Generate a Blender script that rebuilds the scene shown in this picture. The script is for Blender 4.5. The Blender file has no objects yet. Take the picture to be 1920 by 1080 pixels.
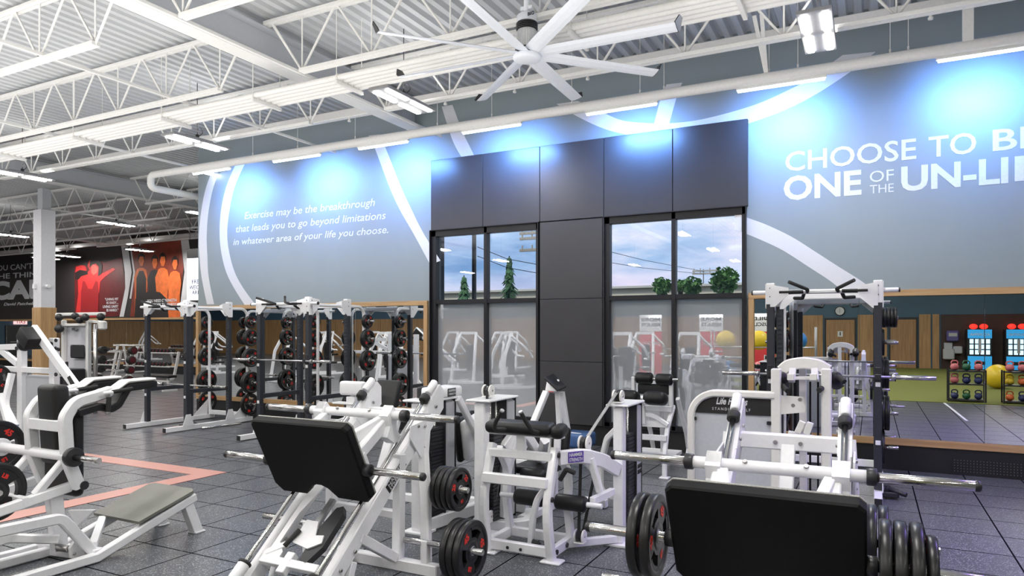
import bpy, bmesh, math, random
from mathutils import Vector, Matrix
random.seed(7)
V = Vector
PI = math.pi
scene = bpy.context.scene
COL = scene.collection

# ------------------------------------------------------------------ camera, world, exposure
CH = 1.86                       # camera height
FPX = 1304.44                   # focal length in pixels of the 1920 x 1080 frame
HOR = 618.73                    # horizon row
YAW = math.radians(27.317)
CA, SA = math.cos(YAW), math.sin(YAW)
cam_data = bpy.data.cameras.new('camera')
cam_data.sensor_width = 36.0
cam_data.lens = FPX / 1920 * 36
cam_data.shift_y = (HOR - 540) / 1920
cam_data.clip_end = 400
cam = bpy.data.objects.new('camera', cam_data)
COL.objects.link(cam)
cam.location = (0, 0, CH)
cam.rotation_euler = (PI / 2, 0, YAW)
scene.camera = cam

vs = scene.view_settings
vs.view_transform = 'Standard'
vs.look = 'None'
vs.gamma = 1.0
vs.use_curve_mapping = False
vs.exposure = 0.53
scene.cycles.use_denoising = True
scene.cycles.max_bounces = 8
scene.cycles.transparent_max_bounces = 12
scene.cycles.sample_clamp_indirect = 6.0
scene.cycles.caustics_reflective = False
scene.cycles.caustics_refractive = False

world = bpy.data.worlds.new('dusk_sky')
scene.world = world
world.use_nodes = True
def build_world():
    nt = world.node_tree
    n = nt.nodes
    for x in list(n):
        n.remove(x)
    L = nt.links.new
    out = n.new('ShaderNodeOutputWorld')
    bg = n.new('ShaderNodeBackground')
    tc = n.new('ShaderNodeTexCoord')
    mp = n.new('ShaderNodeMapping')
    mp.inputs['Scale'].default_value = (2.2, 2.2, 9.0)
    no = n.new('ShaderNodeTexNoise')
    no.inputs['Scale'].default_value = 2.4
    no.inputs['Detail'].default_value = 7
    no.inputs['Roughness'].default_value = 0.58
    cr = n.new('ShaderNodeValToRGB')
    e = cr.color_ramp.elements
    e[0].position, e[0].color = 0.32, (0.16, 0.28, 0.50, 1)
    e[1].position, e[1].color = 0.68, (0.80, 0.84, 0.92, 1)
    m = e.new(0.48); m.color = (0.33, 0.45, 0.66, 1)
    m = e.new(0.60); m.color = (0.58, 0.60, 0.74, 1)
    no2 = n.new('ShaderNodeTexNoise')
    no2.inputs['Scale'].default_value = 1.3
    cr2 = n.new('ShaderNodeValToRGB')
    cr2.color_ramp.elements[0].position = 0.5
    cr2.color_ramp.elements[0].color = (0, 0, 0, 1)
    cr2.color_ramp.elements[1].position = 0.75
    cr2.color_ramp.elements[1].color = (0.6, 0.6, 0.6, 1)
    mx = n.new('ShaderNodeMixRGB')
    mx.inputs[2].default_value = (0.80, 0.62, 0.72, 1)
    L(tc.outputs['Generated'], mp.inputs['Vector'])
    L(mp.outputs[0], no.inputs['Vector'])
    L(mp.outputs[0], no2.inputs['Vector'])
    L(no.outputs['Fac'], cr.inputs[0])
    L(no2.outputs['Fac'], cr2.inputs[0])
    L(cr2.outputs[0], mx.inputs[0])
    L(cr.outputs[0], mx.inputs[1])
    L(mx.outputs[0], bg.inputs['Color'])
    bg.inputs['Strength'].default_value = SKY
    L(bg.outputs[0], out.inputs[0])
SKY = 1.2
build_world()

LIGHT_DOWN = 48.0               # watts of one ceiling luminaire, downward
LIGHT_UP = 4.0                 # and what it throws up at the deck
WASH = 28.0                     # watts of one blue wall washer

def upward_fill(x, y, z, w, sx=5.0, sy=4.0):  # added soft fill aimed up at the roof steel, no such fitting in the gym
    ld = bpy.data.lights.new('upward_fill', 'AREA'); ld.shape = 'RECTANGLE'; ld.size = sx; ld.size_y = sy; ld.energy = w
    ld.color = (1.0, 0.98, 0.955)
    o = bpy.data.objects.new('upward_fill', ld); COL.objects.link(o)
    o.location = (x, y, z); o.rotation_euler = (PI, 0, 0)
for ux, uy in ((-2.5, 1.5), (-1.0, 6.3), (-7.0, 6.6), (-13.0, 6.6), (-8.5, 2.0), (-14.5, 3.0), (-21, 5.0), (-27, 8.0), (-5.0, -5.0), (-14, -6.0)):
    upward_fill(ux, uy, 2.3, (48.0 if uy > 6 else 165.0) if ux > -20 else 60.0)
sun_data = bpy.data.lights.new('sun', 'SUN'); sun_data.energy = 1.6; sun_data.angle = math.radians(12); sun_data.color = (1.0, .93, .84)
sun = bpy.data.objects.new('sun', sun_data); COL.objects.link(sun); sun.location = (-10, -30, 40)
sun.rotation_euler = (math.radians(48), 0, math.radians(-16))
ld = bpy.data.lights.new('violet_lamp', 'AREA'); ld.size = 1.2; ld.energy = 110.0; ld.color = (.32, .18, 1.0); ld.spread = math.radians(100)
vl = bpy.data.objects.new('violet_lamp', ld); COL.objects.link(vl); vl.location = (3.4, 6.6, 5.0); vl.rotation_euler = (0, math.radians(8), 0)

# ------------------------------------------------------------------ rays of the photograph -> points of the place
def _ray(px, py):
    u = (px - 960) / FPX
    v = (HOR - py) / FPX
    return V((-SA + u * CA, CA + u * SA, v))
def Pz(px, py, z=0.0):
    d = _ray(px, py); t = (z - CH) / d.z
    return V((d.x * t, d.y * t, z))
def Py(px, py, y):
    d = _ray(px, py); t = y / d.y
    return V((d.x * t, y, CH + d.z * t))
def Px(px, py, x):
    d = _ray(px, py); t = x / d.x
    return V((x, d.y * t, CH + d.z * t))

# ------------------------------------------------------------------ materials (all procedural)
MATS = {}
def mat(name, col, rough=0.5, metal=0.0, noise=0.04, nscale=30.0, bump=0.0, bscale=200.0, coat=0.0, spec=0.5):
    if name in MATS:
        return MATS[name]
    m = bpy.data.materials.new(name)
    m.use_nodes = True
    nt = m.node_tree; n = nt.nodes; L = nt.links.new
    b = n['Principled BSDF']
    b.inputs['Roughness'].default_value = rough
    b.inputs['Metallic'].default_value = metal
    b.inputs['Coat Weight'].default_value = coat
    b.inputs['Specular IOR Level'].default_value = spec
    tc = n.new('ShaderNodeTexCoord')
    no = n.new('ShaderNodeTexNoise')
    no.inputs['Scale'].default_value = nscale
    no.inputs['Detail'].default_value = 3
    L(tc.outputs['Object'], no.inputs['Vector'])
    cr = n.new('ShaderNodeValToRGB')
    lo = [max(0, c * (1 - noise)) for c in col[:3]]
    hi = [min(1, c * (1 + noise)) for c in col[:3]]
    cr.color_ramp.elements[0].position = 0.3
    cr.color_ramp.elements[1].position = 0.7
    cr.color_ramp.elements[0].color = (*lo, 1)
    cr.color_ramp.elements[1].color = (*hi, 1)
    L(no.outputs['Fac'], cr.inputs[0])
    L(cr.outputs[0], b.inputs['Base Color'])
    if bump:
        n2 = n.new('ShaderNodeTexNoise'); n2.inputs['Scale'].default_value = bscale
        L(tc.outputs['Object'], n2.inputs['Vector'])
        bp = n.new('ShaderNodeBump'); bp.inputs['Strength'].default_value = bump
        bp.inputs['Distance'].default_value = 0.004
        L(n2.outputs['Fac'], bp.inputs['Height']); L(bp.outputs[0], b.inputs['Normal'])
    MATS[name] = m
    return m

def emit(name, col, s):
    if name in MATS:
        return MATS[name]
    m = bpy.data.materials.new(name); m.use_nodes = True
    nt = m.node_tree; n = nt.nodes
    b = n['Principled BSDF']
    b.inputs['Base Color'].default_value = (*col, 1)
    b.inputs['Emission Color'].default_value = (*col, 1)
    b.inputs['Emission Strength'].default_value = s
    MATS[name] = m
    return m

def wood(name, c1, c2, scale=1.0, vertical=True):
    if name in MATS:
        return MATS[name]
    m = bpy.data.materials.new(name); m.use_nodes = True
    nt = m.node_tree; n = nt.nodes; L = nt.links.new
    b = n['Principled BSDF']; b.inputs['Roughness'].default_value = 0.45
    tc = n.new('ShaderNodeTexCoord'); mp = n.new('ShaderNodeMapping')
    mp.inputs['Scale'].default_value = (14 * scale, 14 * scale, 0.9 * scale) if vertical else (0.9 * scale, 14 * scale, 14 * scale)
    no = n.new('ShaderNodeTexNoise'); no.inputs['Scale'].default_value = 1.6; no.inputs['Detail'].default_value = 6
    no.inputs['Distortion'].default_value = 0.4
    cr = n.new('ShaderNodeValToRGB')
    cr.color_ramp.elements[0].position = 0.32; cr.color_ramp.elements[0].color = (*c1, 1)
    cr.color_ramp.elements[1].position = 0.68; cr.color_ramp.elements[1].color = (*c2, 1)
    L(tc.outputs['Object'], mp.inputs[0]); L(mp.outputs[0], no.inputs['Vector'])
    L(no.outputs['Fac'], cr.inputs[0]); L(cr.outputs[0], b.inputs['Base Color'])
    MATS[name] = m
    return m

M_WHITE = mat('white_powder_coat', (0.88, 0.88, 0.90), 0.32, noise=0.02, coat=0.15)
M_WHITE2 = mat('cream_white_powder_coat', (0.84, 0.83, 0.81), 0.35, noise=0.02)
M_CHROME = mat('brushed_chrome', (0.62, 0.61, 0.60), 0.17, 1.0, noise=0.06, nscale=60)
M_STEEL = mat('satin_steel', (0.42, 0.42, 0.43), 0.32, 1.0, noise=0.08)
M_BLACK = mat('black_rubber', (0.018, 0.018, 0.019), 0.55, noise=0.2)
M_BLACKP = mat('black_plastic', (0.022, 0.022, 0.025), 0.38, noise=0.1)
M_PAD = mat('black_vinyl_pad', (0.009, 0.009, 0.010), 0.45, noise=0.15, bump=0.12, bscale=400, spec=.4)
M_DKGREY = mat('charcoal_powder_coat', (0.030, 0.033, 0.042), 0.42, noise=0.1)
M_PLATE = mat('black_rubber_plate', (0.011, 0.011, 0.012), 0.34, noise=0.15)
M_RED = mat('red_plate_lettering', (0.75, 0.03, 0.02), 0.45)
M_GREYSH = mat('silver_grey_shroud', (0.50, 0.51, 0.54), 0.40, noise=0.03)
M_GRIP = mat('black_foam_grip', (0.02, 0.02, 0.02), 0.7, noise=0.2, bump=0.2, bscale=300)
M_BOLT = mat('zinc_bolt', (0.45, 0.44, 0.43), 0.3, 1.0)
M_WLET = mat('white_lettering', (0.72, 0.73, 0.76), 0.5)
M_BLET = mat('black_lettering', (0.02, 0.02, 0.02), 0.5)

# ------------------------------------------------------------------ mesh builder
def _frame(d, up):
    d = d.normalized()
    s = d.cross(up)
    if s.length < 1e-5:
        s = d.cross(V((0, 1, 0)) if abs(d.y) < 0.9 else V((1, 0, 0)))
    s.normalize()
    return d, s, s.cross(d).normalized()

def fillet(pts, r, n=5, closed=False):
    pts = [V(p) for p in pts]
    if r <= 0 or len(pts) < 3:
        return pts
    out = []
    N = len(pts)
    rng = range(N)
    for i in rng:
        if not closed and i in (0, N - 1):
            out.append(pts[i]); continue
        a, b, c = pts[i - 1], pts[i], pts[(i + 1) % N]
        d1 = (a - b); d2 = (c - b)
        l1, l2 = d1.length, d2.length
        if l1 < 1e-6 or l2 < 1e-6:
            continue
        d1 /= l1; d2 /= l2
        ang = d1.angle(d2)
        if ang > PI - 0.03:
            out.append(b); continue
        t = min(r / math.tan(ang / 2), l1 * 0.49, l2 * 0.49)
        rr = t * math.tan(ang / 2)
        p1, p2 = b + d1 * t, b + d2 * t
        bis = (d1 + d2).normalized()
        cen = b + bis * (rr / math.sin(ang / 2))
        v1, v2 = p1 - cen, p2 - cen
        tot = v1.angle(v2)
        ax = v1.cross(v2)
        if ax.length < 1e-9:
            out.append(b); continue
        ax.normalize()
        for k in range(n + 1):
            out.append(cen + Matrix.Rotation(tot * k / n, 3, ax) @ v1)
    return out

class MB:
    def __init__(s):
        s.v = []; s.f = []; s.sm = []; s.cuts = []; s.deep = 0
    def _add(s, vs, fs, smooth=False):
        o = len(s.v)
        s.v.extend([tuple(p) for p in vs])
        for f in fs:
            s.f.append(tuple(i + o for i in f)); s.sm.append(smooth)
        return s
    def loft(s, rings, closed=True, caps=True, smooth=False):
        n = len(rings[0]); vs = [p for r in rings for p in r]; fs = []
        for i in range(len(rings) - 1):
            for j in range(n if closed else n - 1):
                k = (j + 1) % n
                fs.append((i * n + j, i * n + k, (i + 1) * n + k, (i + 1) * n + j))
        s._add(vs, fs, smooth)
        if caps:
            m = len(rings) - 1
            s._add(rings[0], [tuple(reversed(range(n)))])
            s._add(rings[m], [tuple(range(n))])
        return s
    def box(s, c, size, R=None, ch=0.004):
        c = V(c); hx, hy, hz = [a / 2 for a in size]
        ch = min(ch, hx * .9, hy * .9, hz * .9)
        R = R or Matrix.Identity(3)
        def ring(z, k):
            pts = [(hx - k, -hy), (hx, -hy + k), (hx, hy - k), (hx - k, hy), (-hx + k, hy), (-hx, hy - k), (-hx, -hy + k), (-hx + k, -hy)]
            return pts, z
        rings = []
        for z, ins in ((-hz, ch), (-hz + ch, 0), (hz - ch, 0), (hz, ch)):
            ax, ay = hx - ins, hy - ins
            k = max(1e-5, ch)
            pts = [(ax - k, -ay), (ax, -ay + k), (ax, ay - k), (ax - k, ay), (-ax + k, ay), (-ax, ay - k), (-ax, -ay + k), (-ax + k, -ay)]
            rings.append([c + R @ V((p[0], p[1], z)) for p in pts])
        return s.loft(rings)
    def bar(s, p0, p1, w, h=None, up=(0, 0, 1), ch=0.004):
        """rectangular tube: w across, h along 'up'"""
        h = h or w
        p0, p1 = V(p0), V(p1)
        d, sd, u = _frame(p1 - p0, V(up))
        R = Matrix((sd, u, d)).transposed()
        return s.box((p0 + p1) / 2, (w, h, (p1 - p0).length), R, ch)
    def path(s, pts, w, h=None, side=None, r=0.06, ch=0.006, n=5, taper=None):
        """rectangular tube swept along a bent path; 'side' is the normal of the bend plane"""
        h = h or w
        P = fillet(pts, r, n)
        if side is None:
            a, b, c = V(pts[0]), V(pts[1]), V(pts[2]) if len(pts) > 2 else V(pts[1]) + V((0, 0, 1))
            side = (b - a).cross(c - b)
            if side.length < 1e-6:
                side = V((1, 0, 0))
        side = V(side).normalized()
        rings = []
        N = len(P)
        for i, p in enumerate(P):
            if i == 0: d = P[1] - P[0]; sc = 1
            elif i == N - 1: d = P[-1] - P[-2]; sc = 1
            else:
                d1 = (P[i] - P[i - 1]).normalized(); d2 = (P[i + 1] - P[i]).normalized()
                d = d1 + d2
                sc = 1 / max(0.5, math.cos(d1.angle(d2, 0) / 2))
            d.normalize()
            q = side - d * side.dot(d); q.normalize()
            u = d.cross(q)
            k = 1.0 if taper is None else taper[0] + (taper[1] - taper[0]) * i / (N - 1)
            a, b = w / 2, h / 2 * sc * k
            c_ = min(ch, a * .9, b * .9)
            pr = [(a - c_, -b), (a, -b + c_), (a, b - c_), (a - c_, b), (-a + c_, b), (-a, b - c_), (-a, -b + c_), (-a + c_, -b)]
            rings.append([p + q * x + u * y for x, y in pr])
        return s.loft(rings)
    def tube(s, pts, r, fil=0.0, seg=12, caps=True, n=5):
        P = fillet(pts, fil, n)
        rings = []
        N = len(P)
        prev = None
        rr = r if isinstance(r, (list, tuple)) else None
        for i, p in enumerate(P):
            if i == 0: d = P[1] - P[0]
            elif i == N - 1: d = P[-1] - P[-2]
            else: d = (P[i] - P[i - 1]).normalized() + (P[i + 1] - P[i]).normalized()
            d.normalize()
            if prev is None:
                _, q, u = _frame(d, V((0, 0, 1)) if abs(d.z) < 0.95 else V((0, 1, 0)))
                u = d.cross(q)
            else:
                q = prev - d * prev.dot(d)
                q.normalize(); u = d.cross(q)
            prev = q
            R = rr[min(i, len(rr) - 1)] if rr else r
            rings.append([p + q * (R * math.cos(2 * PI * k / seg)) + u * (R * math.sin(2 * PI * k / seg)) for k in range(seg)])
        return s.loft(rings, caps=caps, smooth=True)
    def cyl(s, p0, p1, r, seg=20, ch=0.003, r1=None):
        p0, p1 = V(p0), V(p1)
        d, q, u = _frame(p1 - p0, V((0, 0, 1)) if abs((p1 - p0).normalized().z) < .95 else V((0, 1, 0)))
        Lg = (p1 - p0).length
        r1 = r if r1 is None else r1
        ch = min(ch, r * .6, r1 * .6, Lg * .4)
        prof = [(0, r - ch), (ch, r), (Lg - ch, r1), (Lg, r1 - ch)]
        return s.lathe(prof, p0, d, seg)
    def lathe(s, prof, o, axis, seg=24, smooth=True, caps=True):
        """prof: (distance along axis, radius)"""
        o = V(o); d, q, u = _frame(V(axis), V((0, 0, 1)) if abs(V(axis).normalized().z) < .95 else V((0, 1, 0)))
        rings = [[o + d * a + q * (r * math.cos(2 * PI * k / seg)) + u * (r * math.sin(2 * PI * k / seg)) for k in range(seg)] for a, r in prof]
        return s.loft(rings, caps=caps, smooth=smooth)
    def plate(s, poly, n, th, off=0.0):
        """flat plate: outline 'poly' (3D), thickness th along n, centred on the outline"""
        n = V(n).normalized()
        P = [V(p) for p in poly]
        nn = V((0, 0, 0))
        for i in range(len(P)):
            a, b = P[i], P[(i + 1) % len(P)]
            nn += a.cross(b)
        if nn.dot(n) < 0:
            P.reverse()
        return s.loft([[p + n * (off - th / 2) for p in P], [p + n * (off + th / 2) for p in P]])
    def rbox(s, c, size, R=None, r=0.03, seg=3):
        """soft rounded box (pads)"""
        bm = bmesh.new()
        bmesh.ops.create_cube(bm, size=1.0)
        for v in bm.verts:
            v.co = V((v.co.x * size[0], v.co.y * size[1], v.co.z * size[2]))
        bmesh.ops.bevel(bm, geom=bm.edges[:] , offset=min(r, min(size) * .49), segments=seg, profile=0.5, affect='EDGES')
        R = R or Matrix.Identity(3)
        c = V(c)
        bm.verts.index_update()
        vs = [c + R @ v.co for v in bm.verts]
        fs = [tuple(v.index for v in f.verts) for f in bm.faces]
        bm.free()
        return s._add(vs, fs, True)
    def sphere(s, c, r, seg=20, rings=12, sq=(1, 1, 1)):
        c = V(c)
        vs = []; fs = []
        for i in range(1, rings):
            a = PI * i / rings
            for j in range(seg):
                b = 2 * PI * j / seg
                vs.append(c + V((r * sq[0] * math.sin(a) * math.cos(b), r * sq[1] * math.sin(a) * math.sin(b), r * sq[2] * math.cos(a))))
        top = len(vs); vs.append(c + V((0, 0, r * sq[2]))); vs.append(c - V((0, 0, r * sq[2])))
        for i in range(rings - 2):
            for j in range(seg):
                k = (j + 1) % seg
                fs.append((i * seg + j, (i + 1) * seg + j, (i + 1) * seg + k, i * seg + k))
        for j in range(seg):
            k = (j + 1) % seg
            fs.append((top, j, k)); fs.append((top + 1, (rings - 2) * seg + k, (rings - 2) * seg + j))
        return s._add(vs, fs, True)
    def quad(s, a, b, c, d):
        return s._add([V(a), V(b), V(c), V(d)], [(0, 1, 2, 3)])
    def bolt(s, p, n, r=0.012, h=0.008):
        n = V(n).normalized()
        return s.cyl(V(p) - n * .002, V(p) + n * h, r, 8, .002)
    def clusters(s):
        """groups of the added shapes that touch each other"""
        ends = s.cuts[1:] + [(len(s.v), len(s.f))]
        bb = []
        for (v0, f0), (v1, f1) in zip(s.cuts, ends):
            P = s.v[v0:v1]
            bb.append(([min(p[i] for p in P) for i in range(3)], [max(p[i] for p in P) for i in range(3)], v0, v1, f0, f1))
        n = len(bb); par = list(range(n))
        def root(i):
            while par[i] != i: i = par[i]
            return i
        for i in range(n):
            for j in range(i):
                if all(bb[i][0][k] <= bb[j][1][k] + .012 and bb[j][0][k] <= bb[i][1][k] + .012 for k in range(3)):
                    par[root(i)] = root(j)
        g = {}
        for i in range(n): g.setdefault(root(i), []).append(bb[i])
        return list(g.values())
    def build(s, name, m, parent=None, loc=None, whole=False):
        if parent is not None and not whole and len(s.cuts) > 1 and name not in KEEP_WHOLE and s.cuts[0] == (0, 0):
            cl = s.clusters()
            if len(cl) > 1:
                out = []
                for grp in cl:
                    q = MB()
                    for _, _, v0, v1, f0, f1 in grp:
                        o = len(q.v) - v0
                        q.v.extend(s.v[v0:v1]); q.f.extend(tuple(i + o for i in f) for f in s.f[f0:f1]); q.sm.extend(s.sm[f0:f1])
                    out.append(q.build(name, m, parent, loc, True))
                return out[0]
        me = bpy.data.meshes.new(name)
        pts = s.v
        if loc is None:
            loc = V((0, 0, 0))
            if parent is None and pts:
                mn = [min(p[i] for p in pts) for i in range(3)]; mx = [max(p[i] for p in pts) for i in range(3)]
                loc = V(((mn[0] + mx[0]) / 2, (mn[1] + mx[1]) / 2, mn[2]))
            elif parent is not None:
                loc = wloc(parent)
        me.from_pydata([V(p) - V(loc) for p in pts], [], s.f)
        me.polygons.foreach_set('use_smooth', s.sm)
        if isinstance(m, (list, tuple)):
            for k in m: me.materials.append(k)
        else:
            me.materials.append(m)
        me.update()
        o = bpy.data.objects.new(name, me)
        COL.objects.link(o)
        o.location = V(loc) if parent is None else V((0, 0, 0))
        if parent is not None:
            o.parent = parent
        return o

KEEP_WHOLE = {'upright_holes', 'perforation', 'web_bars', 'weight_stack', 'foliage', 'hands', 'motor', 'disc', 'front_upright', 'rear_upright', 'top_chord', 'bottom_chord', 'crossarm', 'door_symbol'}
def _piecewise(fn):
    def run(s, *a, **k):
        if s.deep == 0: s.cuts.append((len(s.v), len(s.f)))
        s.deep += 1
        try: return fn(s, *a, **k)
        finally: s.deep -= 1
    return run
for _n in ('box', 'bar', 'path', 'tube', 'cyl', 'lathe', 'plate', 'rbox', 'sphere', 'loft', '_add'):
    setattr(MB, _n, _piecewise(getattr(MB, _n)))

def wloc(o):
    """world place of a thing while it is being built (things are built unrotated)"""
    p = V((0, 0, 0))
    while o is not None:
        p += o.location; o = o.parent
    return p

def thing(name, label, cat, loc=(0, 0, 0), group=None):
    o = bpy.data.objects.new(name, None)
    o.empty_display_size = 0.1
    COL.objects.link(o)
    o.location = loc
    return tag(o, label, cat, group)
def tag(o, label, cat, group=None):
    o['label'] = label; o['category'] = cat
    if group: o['group'] = group
    return o
def struct(o, label=None):
    o['kind'] = 'structure'
    if label: o['label'] = label
    return o
def dup(root, loc=None, rotz=None, label=None, group=None):
    r = root.copy(); COL.objects.link(r)
    if loc is not None: r.location = loc
    if rotz is not None: r.rotation_euler = (0, 0, rotz)
    if label: r['label'] = label
    if group: r['group'] = group
    def rec(a, b):
        for ch in list(a.children):
            c = ch.copy(); COL.objects.link(c); c.parent = b
            rec(ch, c)
    rec(root, r)
    return r

def text(name, s, m, origin, xdir, updir, size, parent=None, align='LEFT', bold=0.0, shear=0.0, depth=0.002, spacing=1.0, fit=None, line=1.0):
    """lettering as thin mesh; origin = baseline start (or centre) of the first line. fit = wanted width in metres"""
    cu = bpy.data.curves.new(name, 'FONT')
    cu.body = s; cu.size = size; cu.align_x = align; cu.offset = bold; cu.shear = shear
    cu.extrude = depth / 2; cu.space_character = spacing; cu.space_line = line
    cu.resolution_u = 3
    tmp = bpy.data.objects.new(name + '_tmp', cu)
    COL.objects.link(tmp)
    dg = bpy.context.evaluated_depsgraph_get()
    me = bpy.data.meshes.new_from_object(tmp.evaluated_get(dg))
    bpy.data.objects.remove(tmp); bpy.data.curves.remove(cu)
    x = V(xdir).normalized(); u = V(updir).normalized(); nn = x.cross(u)
    k = 1.0
    if fit and len(me.vertices):
        w = max(v.co.x for v in me.vertices) - min(v.co.x for v in me.vertices)
        k = fit / w
    base = wloc(parent) if parent is not None else V(origin)
    for v in me.vertices:
        c = v.co.copy()
        v.co = V(origin) + x * (c.x * k) + u * c.y + nn * c.z - base
    me.materials.clear(); me.materials.append(m)
    me.name = name
    o = bpy.data.objects.new(name, me)
    COL.objects.link(o)
    if parent is not None: o.parent = parent
    else: o.location = base
    return o

ORD = ['first', 'second', 'third', 'fourth', 'fifth', 'sixth', 'seventh', 'eighth', 'ninth', 'tenth', 'eleventh', 'twelfth']
X1, Y1, Z1 = V((1, 0, 0)), V((0, 1, 0)), V((0, 0, 1))
# ================================================================== the setting
D = 10.6            # the long mirror wall
DM = 19.62          # the mural wall, set back on the left
ZC = 6.14           # underside of the roof deck
XL, XR, YB = -55.0, 9.0, -17.9
Z_UP = 6.4

def tile_floor():
    m = bpy.data.materials.new('speckled_rubber_tile'); m.use_nodes = True
    nt = m.node_tree; n = nt.nodes; L = nt.links.new
    b = n['Principled BSDF']
    tc = n.new('ShaderNodeTexCoord')
    mp = n.new('ShaderNodeMapping')
    mp.inputs['Location'].default_value = (0.285, -0.46, 0)
    mp.inputs['Scale'].default_value = (1 / 0.608, 1 / 0.608, 1)
    L(tc.outputs['Object'], mp.inputs[0])
    br = n.new('ShaderNodeTexBrick')
    br.offset = 0.0; br.squash = 1.0
    br.inputs['Scale'].default_value = 1.0
    br.inputs['Mortar Size'].default_value = 0.012
    br.inputs['Mortar Smooth'].default_value = 0.1
    br.inputs['Brick Width'].default_value = 1.0
    br.inputs['Row Height'].default_value = 1.0
    br.inputs['Color1'].default_value = (0.066, 0.071, 0.082, 1)
    br.inputs['Color2'].default_value = (0.080, 0.086, 0.098, 1)
    br.inputs['Mortar'].default_value = (0.012, 0.012, 0.014, 1)
    L(mp.outputs[0], br.inputs['Vector'])
    vo = n.new('ShaderNodeTexVoronoi'); vo.inputs['Scale'].default_value = 95
    L(tc.outputs['Object'], vo.inputs['Vector'])
    sc = n.new('ShaderNodeSeparateColor')
    L(vo.outputs['Color'], sc.inputs[0])
    cr = n.new('ShaderNodeValToRGB')
    cr.color_ramp.interpolation = 'CONSTANT'
    cr.color_ramp.elements[0].position = 0; cr.color_ramp.elements[0].color = (0, 0, 0, 1)
    cr.color_ramp.elements[1].position = 0.72; cr.color_ramp.elements[1].color = (1, 1, 1, 1)
    L(sc.outputs[0], cr.inputs[0])
    gt = n.new('ShaderNodeMath'); gt.operation = 'LESS_THAN'; gt.inputs[1].default_value = 0.42
    L(vo.outputs['Distance'], gt.inputs[0])
    ml = n.new('ShaderNodeMath'); ml.operation = 'MULTIPLY'
    L(cr.outputs[0], ml.inputs[0]); L(gt.outputs[0], ml.inputs[1])
    m2 = n.new('ShaderNodeMath'); m2.operation = 'MULTIPLY'; L(ml.outputs[0], m2.inputs[0])
    inv = n.new('ShaderNodeMath'); inv.operation = 'SUBTRACT'; inv.inputs[0].default_value = 0.85
    L(br.outputs['Fac'], inv.inputs[1]); L(inv.outputs[0], m2.inputs[1]); m2.use_clamp = True
    rg = n.new('ShaderNodeMapRange'); rg.inputs['To Min'].default_value = 0.30; rg.inputs['To Max'].default_value = 0.95
    L(br.outputs['Fac'], rg.inputs[0]); L(rg.outputs[0], b.inputs['Roughness'])
    sp = n.new('ShaderNodeMapRange'); sp.inputs['To Min'].default_value = 0.42; sp.inputs['To Max'].default_value = 0.0
    L(br.outputs['Fac'], sp.inputs[0]); L(sp.outputs[0], b.inputs['Specular IOR Level'])
    mx = n.new('ShaderNodeMixRGB'); mx.inputs[2].default_value = (0.52, 0.53, 0.55, 1)
    L(m2.outputs[0], mx.inputs[0]); L(br.outputs['Color'], mx.inputs[1])
    L(mx.outputs[0], b.inputs['Base Color'])
    n2 = n.new('ShaderNodeTexNoise'); n2.inputs['Scale'].default_value = 160
    L(tc.outputs['Object'], n2.inputs['Vector'])
    bp = n.new('ShaderNodeBump'); bp.inputs['Strength'].default_value = 0.25; bp.inputs['Distance'].default_value = 0.003
    L(n2.outputs['Fac'], bp.inputs['Height']); L(bp.outputs[0], b.inputs['Normal'])
    return m
mb = MB(); mb.box(((XL + XR) / 2, (YB + DM) / 2, -0.1), (XR - XL + 1, DM - YB + 1, 0.2), ch=0)
floor = struct(mb.build('floor', tile_floor(), loc=V((0, 0, 0))))
# salmon stripe laid into the rubber floor: a corner of a marked zone
M_SALMON = mat('salmon_floor_stripe', (0.58, 0.28, 0.23), 0.40, noise=0.12, nscale=400)
c = Pz(425, 886, 0)
mb = MB()
wS = 0.30
mb.box((c.x - 2.2, c.y - wS / 2, 0.003), (4.4, wS, 0.006), ch=0.001)
mb.box((c.x - wS / 2, c.y - wS - 3.0, 0.0025), (wS, 6.0, 0.005), ch=0.001)
mb.build('floor_stripe', M_SALMON, floor)
# green turf strip behind the camera, seen in the mirror
M_TURF = mat('green_turf', (0.16, 0.175, 0.03), 0.9, noise=0.25, nscale=80, bump=0.5, bscale=300)
mb = MB(); mb.box((1.2, -8.7, 0.006), (15.0, 18.0, 0.012), ch=0.002)
mb.build('turf_strip', M_TURF, floor)

# --- walls
M_WALL = mat('slate_blue_paint', (0.285, 0.33, 0.345), 0.50, noise=0.015, nscale=3)
M_DARKW = mat('dark_painted_wall', (0.028, 0.022, 0.022), 0.6)
M_LIGHTW = mat('light_painted_wall', (0.55, 0.55, 0.55), 0.6)
XW0 = Py(371.5, 500, D).x          # free end of the mirror wall
pL = Py(807.0, 300, D).x; pR = Py(1402, 222, D).x
ZP = Py(1103, 261.7, D - .08).z        # top of the dark surround
ZH = Py(1103, 409.0, D - .08).z        # window head
ZS = 0.32                          # window sill
w1 = (Py(810, 500, D).x, Py(1012, 500, D).x)
w2 = (Py(1133, 500, D).x, Py(1399.5, 500, D).x)
T = 0.30
mb = MB()
def wseg(x0, x1, z0, z1):
    mb.box(((x0 + x1) / 2, D + T / 2, (z0 + z1) / 2), (x1 - x0, T, z1 - z0), ch=0)
wseg(XW0, w1[0], 0, Z_UP); wseg(w1[1], w2[0], 0, Z_UP); wseg(w2[1], XR, 0, Z_UP)
for w in (w1, w2):
    wseg(w[0], w[1], 0, ZS); wseg(w[0], w[1], ZH, Z_UP)
wall_back = struct(mb.build('wall_back', M_WALL))
mb = MB(); mb.box((XW0 + T / 2, (D + T + DM) / 2, Z_UP / 2), (T, DM - D - T, Z_UP), ch=0)
struct(mb.build('wall_side', M_WALL))
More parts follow.
